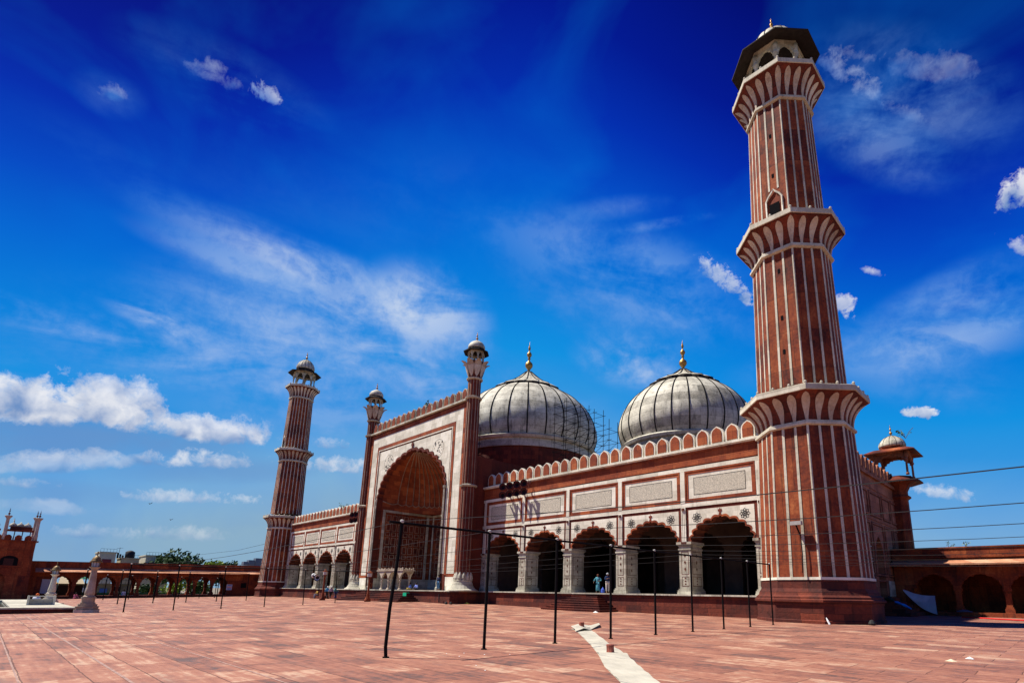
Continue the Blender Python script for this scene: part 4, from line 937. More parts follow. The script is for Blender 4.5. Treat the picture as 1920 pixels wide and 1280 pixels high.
# ---------------------------------------------------------------- basin platform, lamps, bench
BZ = gz(10, -33); bt = BZ+.36
BA = thing('ablution_pool', (2, -38, BZ), 'raised white marble pool platform with dark water at the left edge of the court', 'pool')
b = MB()
X0, X1, Y0, Y1 = -14.0, 11.2, -62.0, -32.4
for (a0, a1, c0, c1) in ((X0, X1, Y1-3.0, Y1), (X0, X0+3.2, Y0, Y1-3.0), (X1-1.3, X1, Y0, Y1-3.0)):
    b.box(a0, a1, c0, c1, BZ-.6, bt-.1, 1); b.box(a0-.0, a1+.1, c0, c1+.0, bt-.1, bt, 0)
b.build('coping', [MARB2, DARKRED], BA)
b = MB(); b.add([(X0+3, Y0, bt-.14), (X1-1.2, Y0, bt-.14), (X1-1.2, Y1-2.9, bt-.14), (X0+3, Y1-2.9, bt-.14)], [(0, 1, 2, 3)]); b.build('water', WATER, BA)
def lamp(x, y, z0, H, label, k=1.0):
    t = thing('lamp_pillar', (x, y, z0), label, 'lamp', 'marble lamp pillars beside the pool')
    b = MB()
    for e, za, zb in ((.70, -.35, .22), (.62, .22, .36), (.65, .36, .42), (.53, .42, .56), (.42, .56, .66), (.36, .66, .92), (.41, .92, 1.0)): b.loft([octo(x, y, e*k, z0+za), octo(x, y, e*k, z0+zb)], True, True, True)
    b.lathe(x, y, [(.30*k, z0+1.0), (.33*k, z0+1.06), (.24*k, z0+1.12), (.27*k, z0+1.2)], 12); b.build('base', PETAL, t)
    zt = z0+H*.76; b = MB(); b.lathe(x, y, [(.25*k, z0+1.16), (.275*k, z0+1.28), (.235*k, z0+1.55), (.16*k, zt-.28), (.15*k, zt-.2), (.2*k, zt-.12), (.28*k, zt-.04), (.31*k, zt)], 16); b.build('shaft', PETAL, t, True)
    b = MB(); b.lathe(x, y, [(.12*k, zt), (.2*k, zt+.03), (.23*k, zt+.32), (.2*k, zt+.34)], 8, 0)
    for i in range(8):
        a = math.pi/4*i; b.tube((x+.2*k*math.cos(a), y+.2*k*math.sin(a), zt), (x+.25*k*math.cos(a), y+.25*k*math.sin(a), zt+.33), .014, 4, 1)
    b.build('lantern', [plain('lantern_glass', (.35, .38, .4), .2), IRON], t)
    b = MB(); b.lathe(x, y, [(.33*k, zt+.31), (.35*k, zt+.34), (.27*k, zt+.45), (.25*k, zt+.5), (.2*k, zt+.64), (.09*k, zt+.72), (.03*k, zt+.78), (.03*k, zt+.95), (.05*k, zt+.98), (.01*k, zt+1.06)], 12); b.build('lamp_hood', plain('aged_brass', (.20, .13, .05), .55, .3, var=.5, scale=6) if k == 1 else bpy.data.materials['aged_brass'], t, True)
    return t
lamp(11.25, -31.85, gz(11, -31.8), 3.95, 'nearest carved lamp pillar, tall, on the near corner of the pool platform', 1.0)
lamp(-6.7, -32.6, gz(-6.7, -32.0)+.1, 3.55, 'farther lamp pillar standing behind the marble bench', 1.0)
BE = thing('marble_bench', (5.6, -33.6, bt), 'worn marble balustrade bench on the pool platform between the lamp pillars', 'bench')
b = MB(); bx0, bx1 = 4.9, 5.05
b.box(4.9, 5.1, -34.45, -33.1, bt, bt+.42); b.build('panel', MARB2, BE)
b = MB(); b.box(4.85, 5.15, -34.5, -34.38, bt+.0, bt+.66); b.box(4.85, 5.15, -33.15, -33.03, bt, bt+.66); b.build('post', MARB, BE)
b = MB(); b.box(4.9, 5.1, -34.38, -33.15, bt+.58, bt+.64); b.build('rail', MARB, BE)

# ---------------------------------------------------------------- pole frames and overhead wires
def frame_row(label, pts, tops, rp, beam_r, bend=None):
    t = thing('pole_frame', (pts[0][0], pts[0][1], pts[0][2]), label, 'pole frame')
    for i, (p, q) in enumerate(zip(pts, tops)):
        b = MB(); P_, Q = Vector(p), Vector(q)
        if bend and i == 0:
            b.path([P_, P_+Vector((0, -.03, .25)), P_.lerp(Q, .35)+Vector((-.0, -.05, 0)), P_.lerp(Q, .7), Q], rp, 8)
        else: b.tube(P_-Vector((0, 0, .05)), Q, rp, 8)
        b.lathe(p[0], p[1], [(rp*1.9, p[2]-.02), (rp*1.9, p[2]+.025), (rp*1.1, p[2]+.03)], 8)
        b.lathe(q[0], q[1], [(rp*.9, q[2]), (rp*1.25, q[2]+.02), (rp*1.2, q[2]+.07), (rp*.5, q[2]+.085)], 8, 1)
        b.build('pole', [IRON, GREYW], t)
    b = MB()
    if bend: b.tube(Vector(tops[0])+(Vector(tops[0])-Vector(tops[1]))*.12, Vector(tops[0]), beam_r, 6)
    b.path([Vector(q) for q in tops], beam_r, 6); b.build('beam', IRON, t)
    return t
HP = 3.236
np_ = [(47.95, -29.914+2.806*i) for i in range(9)]
NT = [(47.95+(.0 if i else .0), y, HP) for i, (x, y) in enumerate(np_)]
frame_row('near row of nine black iron poles joined by a beam, the leftmost pole bent', [(x-(.0), y-(.12 if i == 0 else 0), gz(x, y)) for i, (x, y) in enumerate(np_)], NT, .042, .036, True)
lp = [(12.1, -30.02), (9.9, -26.8), (8.0, -23.2), (6.6, -19.5), (5.3, -15.7), (3.3, -11.75), (1.0, -7.3), (-1.0, -3.9+.0)]
lp = [p for p in lp[:7]]
frame_row('second row of thin black poles with a beam, crossing the left half of the court', [(x, y, gz(x, y)) for x, y in lp], [(x-.3, y, 3.02+.07*i) for i, (x, y) in enumerate(lp)], .042, .034)
lq = [(-11.5, -30.0), (-12.2, -27.2), (-13.9, -24.0), (-15.65, -20.65), (-17.65, -17.13), (-20.5, -13.04)]
frame_row('farther row of short looking poles in front of the left arcade', [(x, y, gz(x, y)) for x, y in lq], [(x-.2, y, 3.0+.06*i) for i, (x, y) in enumerate(lq)], .05, .035)
lr = [(-37.8, -25.4), (-38.5, -22.6), (-39.5, -19.5), (-40.5, -16.4), (-42, -13.4), (-43.2, -11.0)]
frame_row('farthest row of poles along the foot of the left arcade', [(x, y, gz(x, y)) for x, y in lr], [(x, y, 2.9) for i, (x, y) in enumerate(lr)], .05, .03)
for i in range(9):
    y = np_[i][1]+.02
    a, b_ = (47.95, y, HP+.05), (66.0, y+.35, HP-.20)
    pts = [(a[0]+(b_[0]-a[0])*k/10, a[1]+(b_[1]-a[1])*k/10, a[2]+(b_[2]-a[2])*k/10-.20*math.sin(math.pi*k/10)) for k in range(11)]
    ords = ['topmost', 'second', 'third', 'fourth', 'fifth', 'sixth', 'seventh', 'eighth', 'lowest']
    tag(MB().path(pts, .009, 4).build('cable', WIRE), ords[i]+' of the nine thin cables running right from the near pole row', 'cable', 'cables running right from the near poles')
for i in range(7):
    a = (lp[i][0]-.3, lp[i][1], 3.05+.07*i); y = np_[i][1]; b_ = (47.95, y, HP+.04)
    pts = [(a[0]+(b_[0]-a[0])*k/10, a[1]+(b_[1]-a[1])*k/10, a[2]+(b_[2]-a[2])*k/10-.35*math.sin(math.pi*k/10)) for k in range(11)]
    tag(MB().path(pts, .009, 4).build('cable', WIRE), 'thin cable strung across the court between the left and the near pole rows', 'cable', 'cables strung across between the pole rows')
tag(MB().path([(-104, -1.5, 9.3), (-76, 0.2, 9.5), (-49.5, 1.9, 11.0)], .03, 4).build('cable', WIRE), 'lone slack cable rising to the far left minaret from the trees', 'cable')

# ---------------------------------------------------------------- marble tribune in front of the gateway
T = thing('marble_tribune', (0, -3.4, 1.53), 'carved cream marble platform on arched legs before the great arch', 'tribune')
b = MB(); b.box(-3.1, 3.1, -4.2, -2.6, 3.72, 3.82); b.box(-3.0, 3.0, -4.1, -2.7, 3.6, 3.72); b.build('deck', PETAL, T)
b = MB()
for i in range(15): b.box(-2.95+i*.41, -2.8+i*.41, -4.15, -4.05, 3.82, 4.1 if i % 2 == 0 else 4.0)
for i in range(15): b.box(-2.95+i*.41, -2.8+i*.41, -2.75, -2.65, 3.82, 4.1 if i % 2 == 0 else 4.0)
b.box(-3, 3, -4.12, -4.08, 3.9, 3.98); b.build('balustrade', PETAL, T)
for x in (-2.0, -.35, 2.3):
    for y in (-4.0, -2.8):
        b = MB(); b.lathe(x, y, [(.24, 1.53), (.2, 1.62), (.1, 1.75), (.09, 2.4), (.13, 2.55), (.1, 2.65), (.16, 2.9), (.14, 3.0)], 10)
        b.prism([(x-.13, 2.95), (x+.13, 2.95), (x+.3, 3.25), (x+.62, 3.5), (x+.62, 3.6), (x-.62, 3.6), (x-.62, 3.5), (x-.3, 3.25)], XZ(y-.1), 0, .2); b.build('leg', PETAL, T)
def red_post(x, y, z0, z1, lab):
    t = thing('carved_post', (x, y, z0), lab, 'post'); b = MB()
    b.lathe(x, y, [(.34, z0), (.34, z0+.2), (.22, z0+.4), (.2, z0+.5), (.12, z0+.9), (.1, z1-.9), (.14, z1-.7)], 10); b.build('shaft', RED, t, True)
    b = MB(); b.lathe(x, y, [(.12, z1-.72), (.24, z1-.62), (.26, z1-.25), (.3, z1-.2), (.2, z1-.08), (.06, z1+.05), (.01, z1+.15)], 10, [0, 1, 0, 0, 0, 0]); b.build('lantern_head', [RED, GREYW], t)
red_post(3.0, -8.1, gz(3, -8.1), 3.5, 'carved red post in front of the marble tribune')
red_post(-9.4, -7.8, gz(-9.4, -7.8), 3.85, 'carved red post left of the gateway stairs')
t = thing('loudspeaker_stand', (-24.4, -2.2, 0), 'white horn speakers on a thin stand by the far wing', 'loudspeaker')
b = MB(); b.tube((-24.4, -2.2, -.02), (-24.7, -2.2, 3.5), .05, 6); b.build('stand', IRON, t)
def horn(mb, p, d, L_, r, m=0, mi=1):
    p = Vector(p); d = Vector(d).normalized(); a = d.orthogonal().normalized(); c = d.cross(a); rings = []
    for t_, q in ((0, .22), (.25, .25), (.5, .32), (.8, .6), (1, 1), (1.02, 1.02), (.9, .8), (.6, .3), (.5, .05)):
        rings.append([p+d*L_*t_+(a*math.cos(2*math.pi*i/14)+c*math.sin(2*math.pi*i/14))*r*q for i in range(14)])
    mb.loft(rings, True, True, True, [m, m, m, m, m, mi, mi, mi])
HW_ = plain('horn_white', (.6, .6, .62)); HM = plain('horn_maroon', (.10, .022, .025), .5); HD = plain('horn_mouth', (.015, .008, .01), .7)
b = MB(); horn(b, (-25.0, -2.2, 3.5), (-1, -.1, -.03), 1.6, .36); b.build('horn', [HW_, HD], t, True)
b = MB(); horn(b, (-24.9, -2.1, 3.2), (.7, -.8, -.1), .9, .5); b.build('horn', [HW_, HD], t, True)
# maroon horn clusters on the parapets
def cluster(x, zc, lab, n, sgn=1):
    for i in range(n):
        xx = x+i*1.12
        t = thing('horn_loudspeaker', (xx, -.6, zc), lab[i], 'loudspeaker', 'pairs of maroon horn speakers on the parapet ledge')
        for dz in (.05, -.85):
            b = MB(); horn(b, (xx-.25, -.45, zc+dz), (.55, -.8, -.1), .75, .38); b.build('horn', [HM, HD], t, True)
        b = MB(); b.tube((xx, -.2, zc+.5), (xx, -.75, zc-1.2), .03, 5); b.tube((xx, -.2, zc+.5), (xx, -1.1, zc+.45), .03, 5); b.tube((xx+.3, -.1, zc+.6), (xx+.3, -.75, zc-1.0), .03, 5); b.build('bracket', HM, t)
o4 = ['leftmost', 'second', 'third', 'rightmost']
cluster(16.5, 12.45, [o+' pair of maroon horn speakers under the near wing parapet' for o in o4], 4)
cluster(-18.6, 12.45, [o+' pair of maroon horn speakers on the far wing beside the gateway' for o in o4], 4)

# floodlight with conduit on the tall minaret
t = thing('floodlight', (48.3, -3.75, 5.6), 'small floodlight bracketed on the front face of the tall minaret', 'floodlight')
b = MB(); b.box(48.0, 48.65, -4.15, -3.85, 5.75, 5.98); b.build('lamp_head', plain('grey_metal', (.35, .33, .3), .5), t)
b = MB(); b.tube((48.3, -4.0, 5.75), (48.35, -3.6, 5.2), .05, 5); b.build('bracket', IRON, t)
tag(MB().path([(48.45, -3.80, 5.2), (48.5, -3.84, 4.0), (48.45, -3.88, 2.9)], .035, 4).build('conduit', IRON), 'dark vertical conduit below the floodlight on the minaret', 'conduit')

# ---------------------------------------------------------------- scaffolding beside the central dome
def scaffold(name_lab, xs, ys, z0, ztop, step=1.25, r=.05):
    t = thing('scaffolding', (sum(xs)/len(xs), sum(ys)/len(ys), z0), name_lab, 'scaffolding')
    tp = {}
    b = MB()
    for i, x in enumerate(xs):
        for j, y in enumerate(ys):
            zt = ztop(i, j)+random.uniform(0, .5); tp[i, j] = zt; b.tube((x, y, z0), (x+random.uniform(-.06, .06), y, zt), r, 5)
    b.build('upright', IRON, t); b = MB(); k = 0; z = z0+.8
    while z < 40:
        for j, y in enumerate(ys):
            for i in range(len(xs)-1):
                if z < min(tp[i, j], tp[i+1, j]): b.tube((xs[i]-.4, y, z), (xs[i+1]+.4, y, z+random.uniform(-.12, .12)), r*.7, 4)
                if z+step < min(tp[i, j], tp[i+1, j]) and (i+k) % 3 == 0: b.tube((xs[i], y, z), (xs[i+1], y, z+step), r*.6, 4)
        for i, x in enumerate(xs):
            if z < min(tp[i, 0], tp[i, len(ys)-1]): b.tube((x, ys[0]-.3, z), (x, ys[-1]+.3, z), r*.7, 4)
        z += step; k += 1
    b.build('ledger', IRON, t); return t
scaffold('thin pipe scaffolding rising in the gap between the two ribbed domes', [14.6, 16.6, 18.9, 21.2, 23.4], [8.6, 10.2], 12.75, lambda i, j: (25.6, 24.9, 23.9, 22.6, 20.6)[i], 1.25, .035)
scaffold('scaffolding wrapped round the left flank of the central dome', [-2.5, -.9, .7, 2.2], [5.2, 6.3], 16.7, lambda i, j: (29.5, 28.8, 27.6, 25.5)[i], 1.3, .045)

# ---------------------------------------------------------------- carpet runner, stone blocks, litter
CP = [((45.10, -20.11), (44.81, -18.89)), ((49.09, -23.88), (49.1, -23.02)), ((50.83, -25.59), (51.31, -25.02)), ((52.47, -27.31), (52.99, -26.72)), ((54.0, -28.71), (54.47, -28.19)), ((57.5, -32.2), (57.95, -31.65))]
CLOTH = plain('faded_cream_cloth', (.42, .39, .31), .9, var=.18, scale=1.2)
b = MB(); rows_ = []
for i in range(len(CP)-1):
    for k in range(8):
        t_ = k/8; rows_.append([tuple(CP[i][s][c]+(CP[i+1][s][c]-CP[i][s][c])*t_ for c in (0, 1)) for s in (0, 1)])
rows_.append([CP[-1][0], CP[-1][1]])
rr = []
for i, (a, c_) in enumerate(rows_):
    row = []
    for j in range(5):
        x = a[0]+(c_[0]-a[0])*j/4; y = a[1]+(c_[1]-a[1])*j/4
        row.append((x, y, gz(x, y)+.018+.012*math.sin(i*1.7+j)+(.03 if i in (16, 17) else 0)))
    rr.append(row)
b.loft(rr, False); b.loft([[(p[0], p[1], gz(p[0], p[1])+.004) for p in r_] for r_ in rr], False)
tag(b.build('cloth_runner', CLOTH), 'long faded cream cloth runner laid over the paving in the foreground', 'carpet')
b = MB(); pts = [[(44.9, -20.0, .02), (44.2, -19.3, .05), (43.45, -18.75, .1)], [(44.9, -19.5, .12), (44.3, -18.9, .05), (43.3, -18.1, .18)], [(44.75, -18.95, .02), (44.1, -18.2, .1), (43.0, -16.9, .06)], [(44.6, -18.7, .02), (43.6, -16.9, .12), (41.6, -14.6, .03)]]
b.loft([[(x, y, z+gz(x, y)+.01) for x, y, z in r_] for r_ in pts], False); b.loft([[(x, y, gz(x, y)+.006) for x, y, z in r_] for r_ in pts], False)
tag(b.build('crumpled_cloth', CLOTH), 'crumpled flap of cream cloth at the far end of the runner', 'cloth')
BRK = plain('rough_red_block', (.26, .075, .05), .95, var=.5, scale=9)
def block(x, y, lab, s=.105, h=.2):
    b = MB(); n = 10; rr = []
    for z, k in ((0, 1.05), (.04, 1), (.5*h, .97), (h-.02, 1), (h, .9)):
        rr.append([(x+s*k*(1+.1*math.sin(3*i+z*9))*math.cos(2*math.pi*i/n), y+s*k*(1+.1*math.cos(5*i))*math.sin(2*math.pi*i/n), gz(x, y)+.03+z) for i in range(n)])
    b.loft(rr, True, True, True); tag(b.build('stone_block', BRK), lab, 'stone')
block(50.85, -25.11, 'rough red stone weight in the middle of the cloth runner'); block(43.7, -18.3, 'rough red stone weight on the crumpled far end of the cloth', .12, .26)
def scrap(x, y, s, mat, lab, cat='litter', z=.01):
    b = MB(); n = 7; pts = [(x+s*random.uniform(.5, 1)*math.cos(2*math.pi*i/n), y+.6*s*random.uniform(.5, 1)*math.sin(2*math.pi*i/n)) for i in range(n)]
    b.add([(px, py, gz(px, py)+z) for px, py in pts]+[(x, y, gz(x, y)+z+s*.35)], [(i, (i+1) % n, n) for i in range(n)]+[list(range(n-1, -1, -1))]); return tag(b.build('litter', mat), lab, cat)
SW_ = plain('scrap_white', (.7, .7, .68)); SY = plain('scrap_yellow', (.7, .6, .05)); SK = plain('scrap_dark', (.02, .02, .02))
scrap(57.99, -18.73, .16, SW_, 'scrap of white paper on the paving at the right'); scrap(57.72, -19.75, .17, plain('scrap_cream', (.6, .5, .33)), 'flat cream scrap just left of the white paper', z=.004)
scrap(13.6, -2.6, .5, SY, 'yellow scrap at the foot of the platform near the gateway')
scrap(31.9, -3.5, .35, SW_, 'pale rubbish at the lower right corner of the wing stairs')
for i, (x, y) in enumerate(((48.9, -28.6), (49.0, -27.9), (48.2, -28.5), (50.5, -29.3), (49.4, -27.4), (51.2, -29.6), (48.4, -28.1))):
    tag(scrap(x, y, .03, SW_, 'tiny white crumb scattered on the paving between the two nearest poles'), 'tiny white crumb scattered on the paving between the two nearest poles', 'litter', 'tiny white crumbs near the poles')
b = MB(); b.path([(49.95, -4.55, .02), (49.85, -4.5, .2), (49.75, -4.42, .38)], [.05, .055, .02], 6); tag(b.build('cloth_scrap', SW_), 'upright white scrap against the tall minaret plinth', 'litter')
b = MB(); b.lathe(51.6, -2.6, [(.16, 0), (.2, .1), (.12, .25), (.03, .3)], 8); tag(b.build('dark_bundle', SK), 'small dark bundle by the right corner of the minaret plinth', 'bundle')

# tarpaulin, bundles and barrier strip in the right corner
TARP = plain('grey_white_tarpaulin', (.42, .42, .46), .8, var=.15, scale=1.5)
b = MB(); A_ = [(49.0, 20.6, 2.2), (49.5, 19.2, .35)]; rows_ = []
for i in range(13):
    t_ = i/12
    top = Vector((48.6, 20.9, 2.25)).lerp(Vector((51.0, 20.7, 1.72)), t_)+Vector((0, 0, -.18*math.sin(math.pi*t_)))
    bot = Vector((48.6, 20.6, 2.15)).lerp(Vector((51.1, 20.3, .1)), t_)+Vector((0, -.1, -.4*math.sin(math.pi*t_)))
    rows_.append([tuple(top.lerp(bot, k/8)+Vector((0, -.12*math.sin(math.pi*k/8)+.04*math.sin(i*1.3+k), 0))) for k in range(9)])
b.loft(rows_, False); b.loft([[(p[0], p[1]+.03, p[2]) for p in r_] for r_ in rows_], False); tag(b.build('tarpaulin', TARP, None, True), 'sagging grey white tarpaulin hung across the first arch of the right arcade', 'tarpaulin')
def bundle(x, y, z, L_, h, mat, lab, slope=0, seed=1):
    random.seed(seed); b = MB(); rr = []
    for i in range(9):
        t_ = i/8; s_ = math.sin(math.pi*min(max(t_, .08), .92))**.5
        rr.append([(x+L_*(t_-.5)+.05*random.random(), y+h*.9*s_*math.cos(a)*random.uniform(.8, 1.1), z+slope*(t_-.5)+h*.55*s_*(1+math.sin(a))*random.uniform(.75, 1.1)) for a in [2*math.pi*k/9 for k in range(9)]])
    b.loft(rr, True, True, True); return tag(b.build('cloth_bundle', mat), lab, 'bundle')
bundle(49.35, 15.9, .82, 1.25, .26, plain('bright_blue_sheet', (.01, .22, .62), .5), 'crumpled bright blue sheet on the dark steps right of the minaret', -.55, 3)
bundle(48.35, 15.9, 1.2, .8, .38, plain('dark_green_cloth', (.01, .03, .02)), 'dark green bundle beside the blue sheet', 0, 4)
bundle(52.9, 21.5, .35, 1.1, .2, plain('dull_violet_cloth', (.10, .10, .18)), 'dull violet bundle under the first arch', 0, 5)
b = MB(); b.path([(53.2, 17.6, .05), (55.6, 15.6, .05), (57.6, 14.0, .06)], .05, 6); tag(b.build('barrier_strip', plain('red_plastic', (.55, .02, .02), .5)), 'low bright red strip lying in front of the right arcade', 'strip')
b = MB(); b.box(7.2, 7.9, -6.3, -5.9, 1.2, 1.25); b.box(7.2, 7.9, -6.32, -6.3, .9, 1.25); tag(b.build('green_cloth', plain('jade_green', (0, .35, .18))), 'small jade green cloth at the right end of the gateway stairs', 'cloth')
for i, x in enumerate((13.7, 14.5)): b = MB(); b.lathe(x, -5.2, [(.13, .2), (.16, .3), (.1, .42), (.02, .45)], 8); tag(b.build('dark_pot', SK), ('left' if i == 0 else 'right')+' one of two small dark pots below the gateway platform', 'pot', 'two dark pots on the paving')
b = MB(); b.tube((11.5, -4.62, 1.2), (11.5, -4.62, .35), .06, 6); tag(b.build('drain_pipe', SK), 'short dark pipe on the side of the gateway platform', 'pipe')

# ---------------------------------------------------------------- people
SKIN = plain('skin', (.22, .11, .065), .6, var=.05)
HAIR = plain('black_hair', (.012, .01, .009), .8)
def skin_mesh(name, nodes, edges, mat, parent, sub=1):
    o0 = ORG[parent.name]
    me = bpy.data.meshes.new(name); me.from_pydata([tuple(Vector(p)-Vector((0, 0, 0))) for p, r in nodes], edges, []); o = bpy.data.objects.new(name, me); col.objects.link(o); o.parent = parent
    md = o.modifiers.new('skin', 'SKIN'); md.use_smooth_shade = True
    for i, (p, r) in enumerate(nodes):
        sv = me.skin_vertices[0].data[i]; sv.radius = (r, r) if isinstance(r, (int, float)) else r; sv.use_root = (i == 0)
    s = o.modifiers.new('sub', 'SUBSURF'); s.levels = sub; s.render_levels = sub
    me.materials.append(mat); ORG[o.name] = o0; return o
def person(loc, yaw, J, label, top, bottom, hat=None, h=1.7, dress=False, group=None):
    """J: joints (x to the person's left, y forward, z up) for a 1.7 m figure"""
    t = thing('person', loc, label, 'person', group); t.rotation_euler = (0, 0, yaw); k = h/1.7; t.scale = (k, k, k)
    D = dict(pel=(0, 0, .92), chest=(0, .01, 1.22), neck=(0, 0, 1.43), head=(0, .02, 1.56), crown=(0, .01, 1.66), sl=(.17, 0, 1.38), sr=(-.17, 0, 1.38), el=(.22, -.02, 1.12), er=(-.22, -.02, 1.12), wl=(.23, .06, .88), wr=(-.23, .06, .88),
             hl=(.09, 0, .88), hr=(-.09, 0, .88), kl=(.1, .02, .48), kr=(-.1, .02, .48), al=(.1, -.01, .08), ar=(-.1, -.01, .08), tl=(.11, .16, .03), tr=(-.11, .16, .03)); D.update(J)
    V = lambda n: Vector(D[n])
    nodes = []; idx = {}; edges = []
    def nd(n, p, r): idx[n] = len(nodes); nodes.append((tuple(p), r)); return idx[n]
    nd('pel', V('pel'), .12); nd('chest', V('chest'), (.15, .11)); nd('neck', V('neck'), .055); nd('jaw', V('head')+Vector((0, .02, -.05)), .065); nd('head', V('head'), .092); nd('crown', V('crown'), .07)
    nd('nose', V('head')+Vector((0, .105, -.01)), .014)
    for a, b_ in (('pel', 'chest'), ('chest', 'neck'), ('neck', 'jaw'), ('jaw', 'head'), ('head', 'crown'), ('head', 'nose')): edges.append((idx[a], idx[b_]))
    for s in 'lr':
        nd('s'+s, V('s'+s), .055); nd('e'+s, V('e'+s), .042); nd('w'+s, V('w'+s), .028)
        hd = (V('w'+s)-V('e'+s)).normalized(); pm = V('w'+s)+hd*.06; nd('p'+s, pm, (.036, .02))
        edges += [(idx['chest'], idx['s'+s]), (idx['s'+s], idx['e'+s]), (idx['e'+s], idx['w'+s]), (idx['w'+s], idx['p'+s])]
        side = Vector((0, 1, 0)).cross(hd); side = (side if side.length > .1 else Vector((1, 0, 0))).normalized(); fw = hd.cross(side)
        for q, (off, ln) in enumerate(((-.03, .075), (-.01, .085), (.01, .08), (.03, .065))):
            b0 = nd('f%d%s' % (q, s), pm+fw*off+hd*.03, .010); b1 = nd('g%d%s' % (q, s), pm+fw*off*1.1+hd*(.03+ln*.55), .009); b2 = nd('h%d%s' % (q, s), pm+fw*off*1.1+hd*(.03+ln*.95)+side*.02, .008); edges += [(idx['p'+s], b0), (b0, b1), (b1, b2)]
        b0 = nd('t0'+s, pm-hd*.02-fw*.04, .010); b1 = nd('t1'+s, pm+hd*.02-fw*.065, .009); edges += [(idx['p'+s], b0), (b0, b1)]
        nd('h'+s, V('h'+s), .085); nd('k'+s, V('k'+s), .06); nd('a'+s, V('a'+s), .04); nd('t'+s, V('t'+s), (.045, .03))
        edges += [(idx['pel'], idx['h'+s]), (idx['h'+s], idx['k'+s]), (idx['k'+s], idx['a'+s]), (idx['a'+s], idx['t'+s])]
    skin_mesh('body', nodes, edges, SKIN, t)
    # shirt
    n_ = [(tuple(V('pel')+Vector((0, 0, -.02))), (.165, .14)), (tuple(V('chest')), (.19, .145)), (tuple(V('neck')+Vector((0, 0, -.06))), .085)]; e_ = [(0, 1), (1, 2)]
    for s in 'lr':
        i = len(n_); n_ += [(tuple(V('s'+s)), .08), (tuple(V('e'+s)), .065), (tuple(V('e'+s).lerp(V('w'+s), .75)), .055)]; e_ += [(1, i), (i, i+1), (i+1, i+2)]
    if dress:
        i = len(n_); n_ += [(tuple(V('pel')+Vector((0, 0, -.4))), .2), (tuple((V('al')+V('ar'))/2+Vector((0, 0, .1))), .22)]; e_ += [(0, i), (i, i+1)]
    skin_mesh('dress' if dress else 'shirt', n_, e_, top, t)
    n_ = [(tuple(V('pel')+Vector((0, 0, -.03))), (.15, .125))]; e_ = []
    for s in 'lr':
        i = len(n_); n_ += [(tuple(V('h'+s)), .105), (tuple(V('k'+s)), .078), (tuple(V('a'+s)+Vector((0, 0, .04))), .062)]; e_ += [(0, i), (i, i+1), (i+1, i+2)]
    skin_mesh('trousers', n_, e_, bottom, t)
    hc = V('head'); b = MB(); b.lathe(0, 0, [(.105, -.02), (.112, .04), (.1, .1), (.06, .145), (.01, .155)], 14)
    o = MB(); o.v = [(p[0]+hc.x, p[1]*1.1+hc.y-.022, p[2]+hc.z) for p in b.v]; o.f = b.f; o.m = b.m
    o2 = bpy.data.meshes.new('hair'); o2.from_pydata(o.v, [], o.f); o2.materials.append(hat or HAIR); ob = bpy.data.objects.new('cap' if hat else 'hair', o2); col.objects.link(ob); ob.parent = t
    for p in o2.polygons: p.use_smooth = True
    return t
C = lambda n, r, g, b: plain(n, (r, g, b), .85, var=.2, scale=12)
WALK = dict(kl=(.1, .16, .5), al=(.1, .28, .1), tl=(.1, .42, .06), kr=(-.1, -.05, .5), ar=(-.1, -.33, .14), tr=(-.1, -.22, .03), el=(.24, -.12, 1.12), wl=(.24, -.08, .88), er=(-.24, .1, 1.12), wr=(-.24, .22, .92))
SIT = dict(pel=(0, 0, .12), chest=(0, .04, .42), neck=(0, .08, .63), head=(0, .11, .76), crown=(0, .1, .86), sl=(.17, .07, .58), sr=(-.17, .07, .58), el=(.24, .16, .36), er=(-.24, .16, .36), wl=(.16, .34, .3), wr=(-.16, .34, .3), hl=(.1, .03, .1), hr=(-.1, .03, .1), kl=(.28, .4, .16), kr=(-.28, .4, .16), al=(-.02, .42, .06), ar=(.04, .5, .06), tl=(-.14, .44, .04), tr=(.16, .52, .04))
LIE = dict(SIT)
navy = C('navy_cloth', .01, .015, .05); black = C('black_cloth', .012, .012, .014); white = C('white_cloth', .65, .65, .66); wcap = C('white_cap', .65, .65, .65)
person((-21.6, -2.1, gz(-21.6, -2.1)), R(90), WALK, 'walking person in bright blue shirt, dark trousers and white cap', C('bright_blue_cloth', .07, .33, .55), black, wcap, 1.85)
person((-19.9, -2.3, gz(-19.9, -2.3)), R(90), WALK, 'walking person in pale mauve shirt and white cap between the two blue shirts', C('mauve_cloth', .42, .32, .38), black, wcap, 1.82)
person((-17.8, -2.5, gz(-17.8, -2.5)), R(-70), WALK, 'walking person in teal shirt and blue trousers, bareheaded', C('teal_cloth', .1, .32, .32), C('blue_cloth', .02, .06, .22), None, 1.85)
person((-26.4, -1.5, gz(-26.4, -1.5)+.45), R(180), {**SIT, 'kl': (.12, .42, .2), 'kr': (-.12, .42, .2), 'al': (.12, .46, -.38), 'ar': (-.12, .46, -.38), 'tl': (.12, .62, -.42), 'tr': (-.12, .62, -.42)}, 'person in mustard shirt sitting on the step of the far wing', C('mustard_cloth', .45, .28, .05), C('grey_cloth', .2, .2, .25), None, 1.8)
b = MB(); b.box(-28.2, -24.4, -1.9, -.7, -.1, .42); b.build('step', DARKRED, MO)
person((3.6, -3.3, 1.53), R(160), SIT, 'left one of two seated people in blue under the great arch', C('cornflower_cloth', .1, .2, .6), C('ochre_cloth', .4, .3, .06), None, 1.6)
person((4.9, -3.3, 1.53), R(190), SIT, 'right one of two seated people in blue under the great arch', C('periwinkle_cloth', .18, .25, .62), black, None, 1.6)
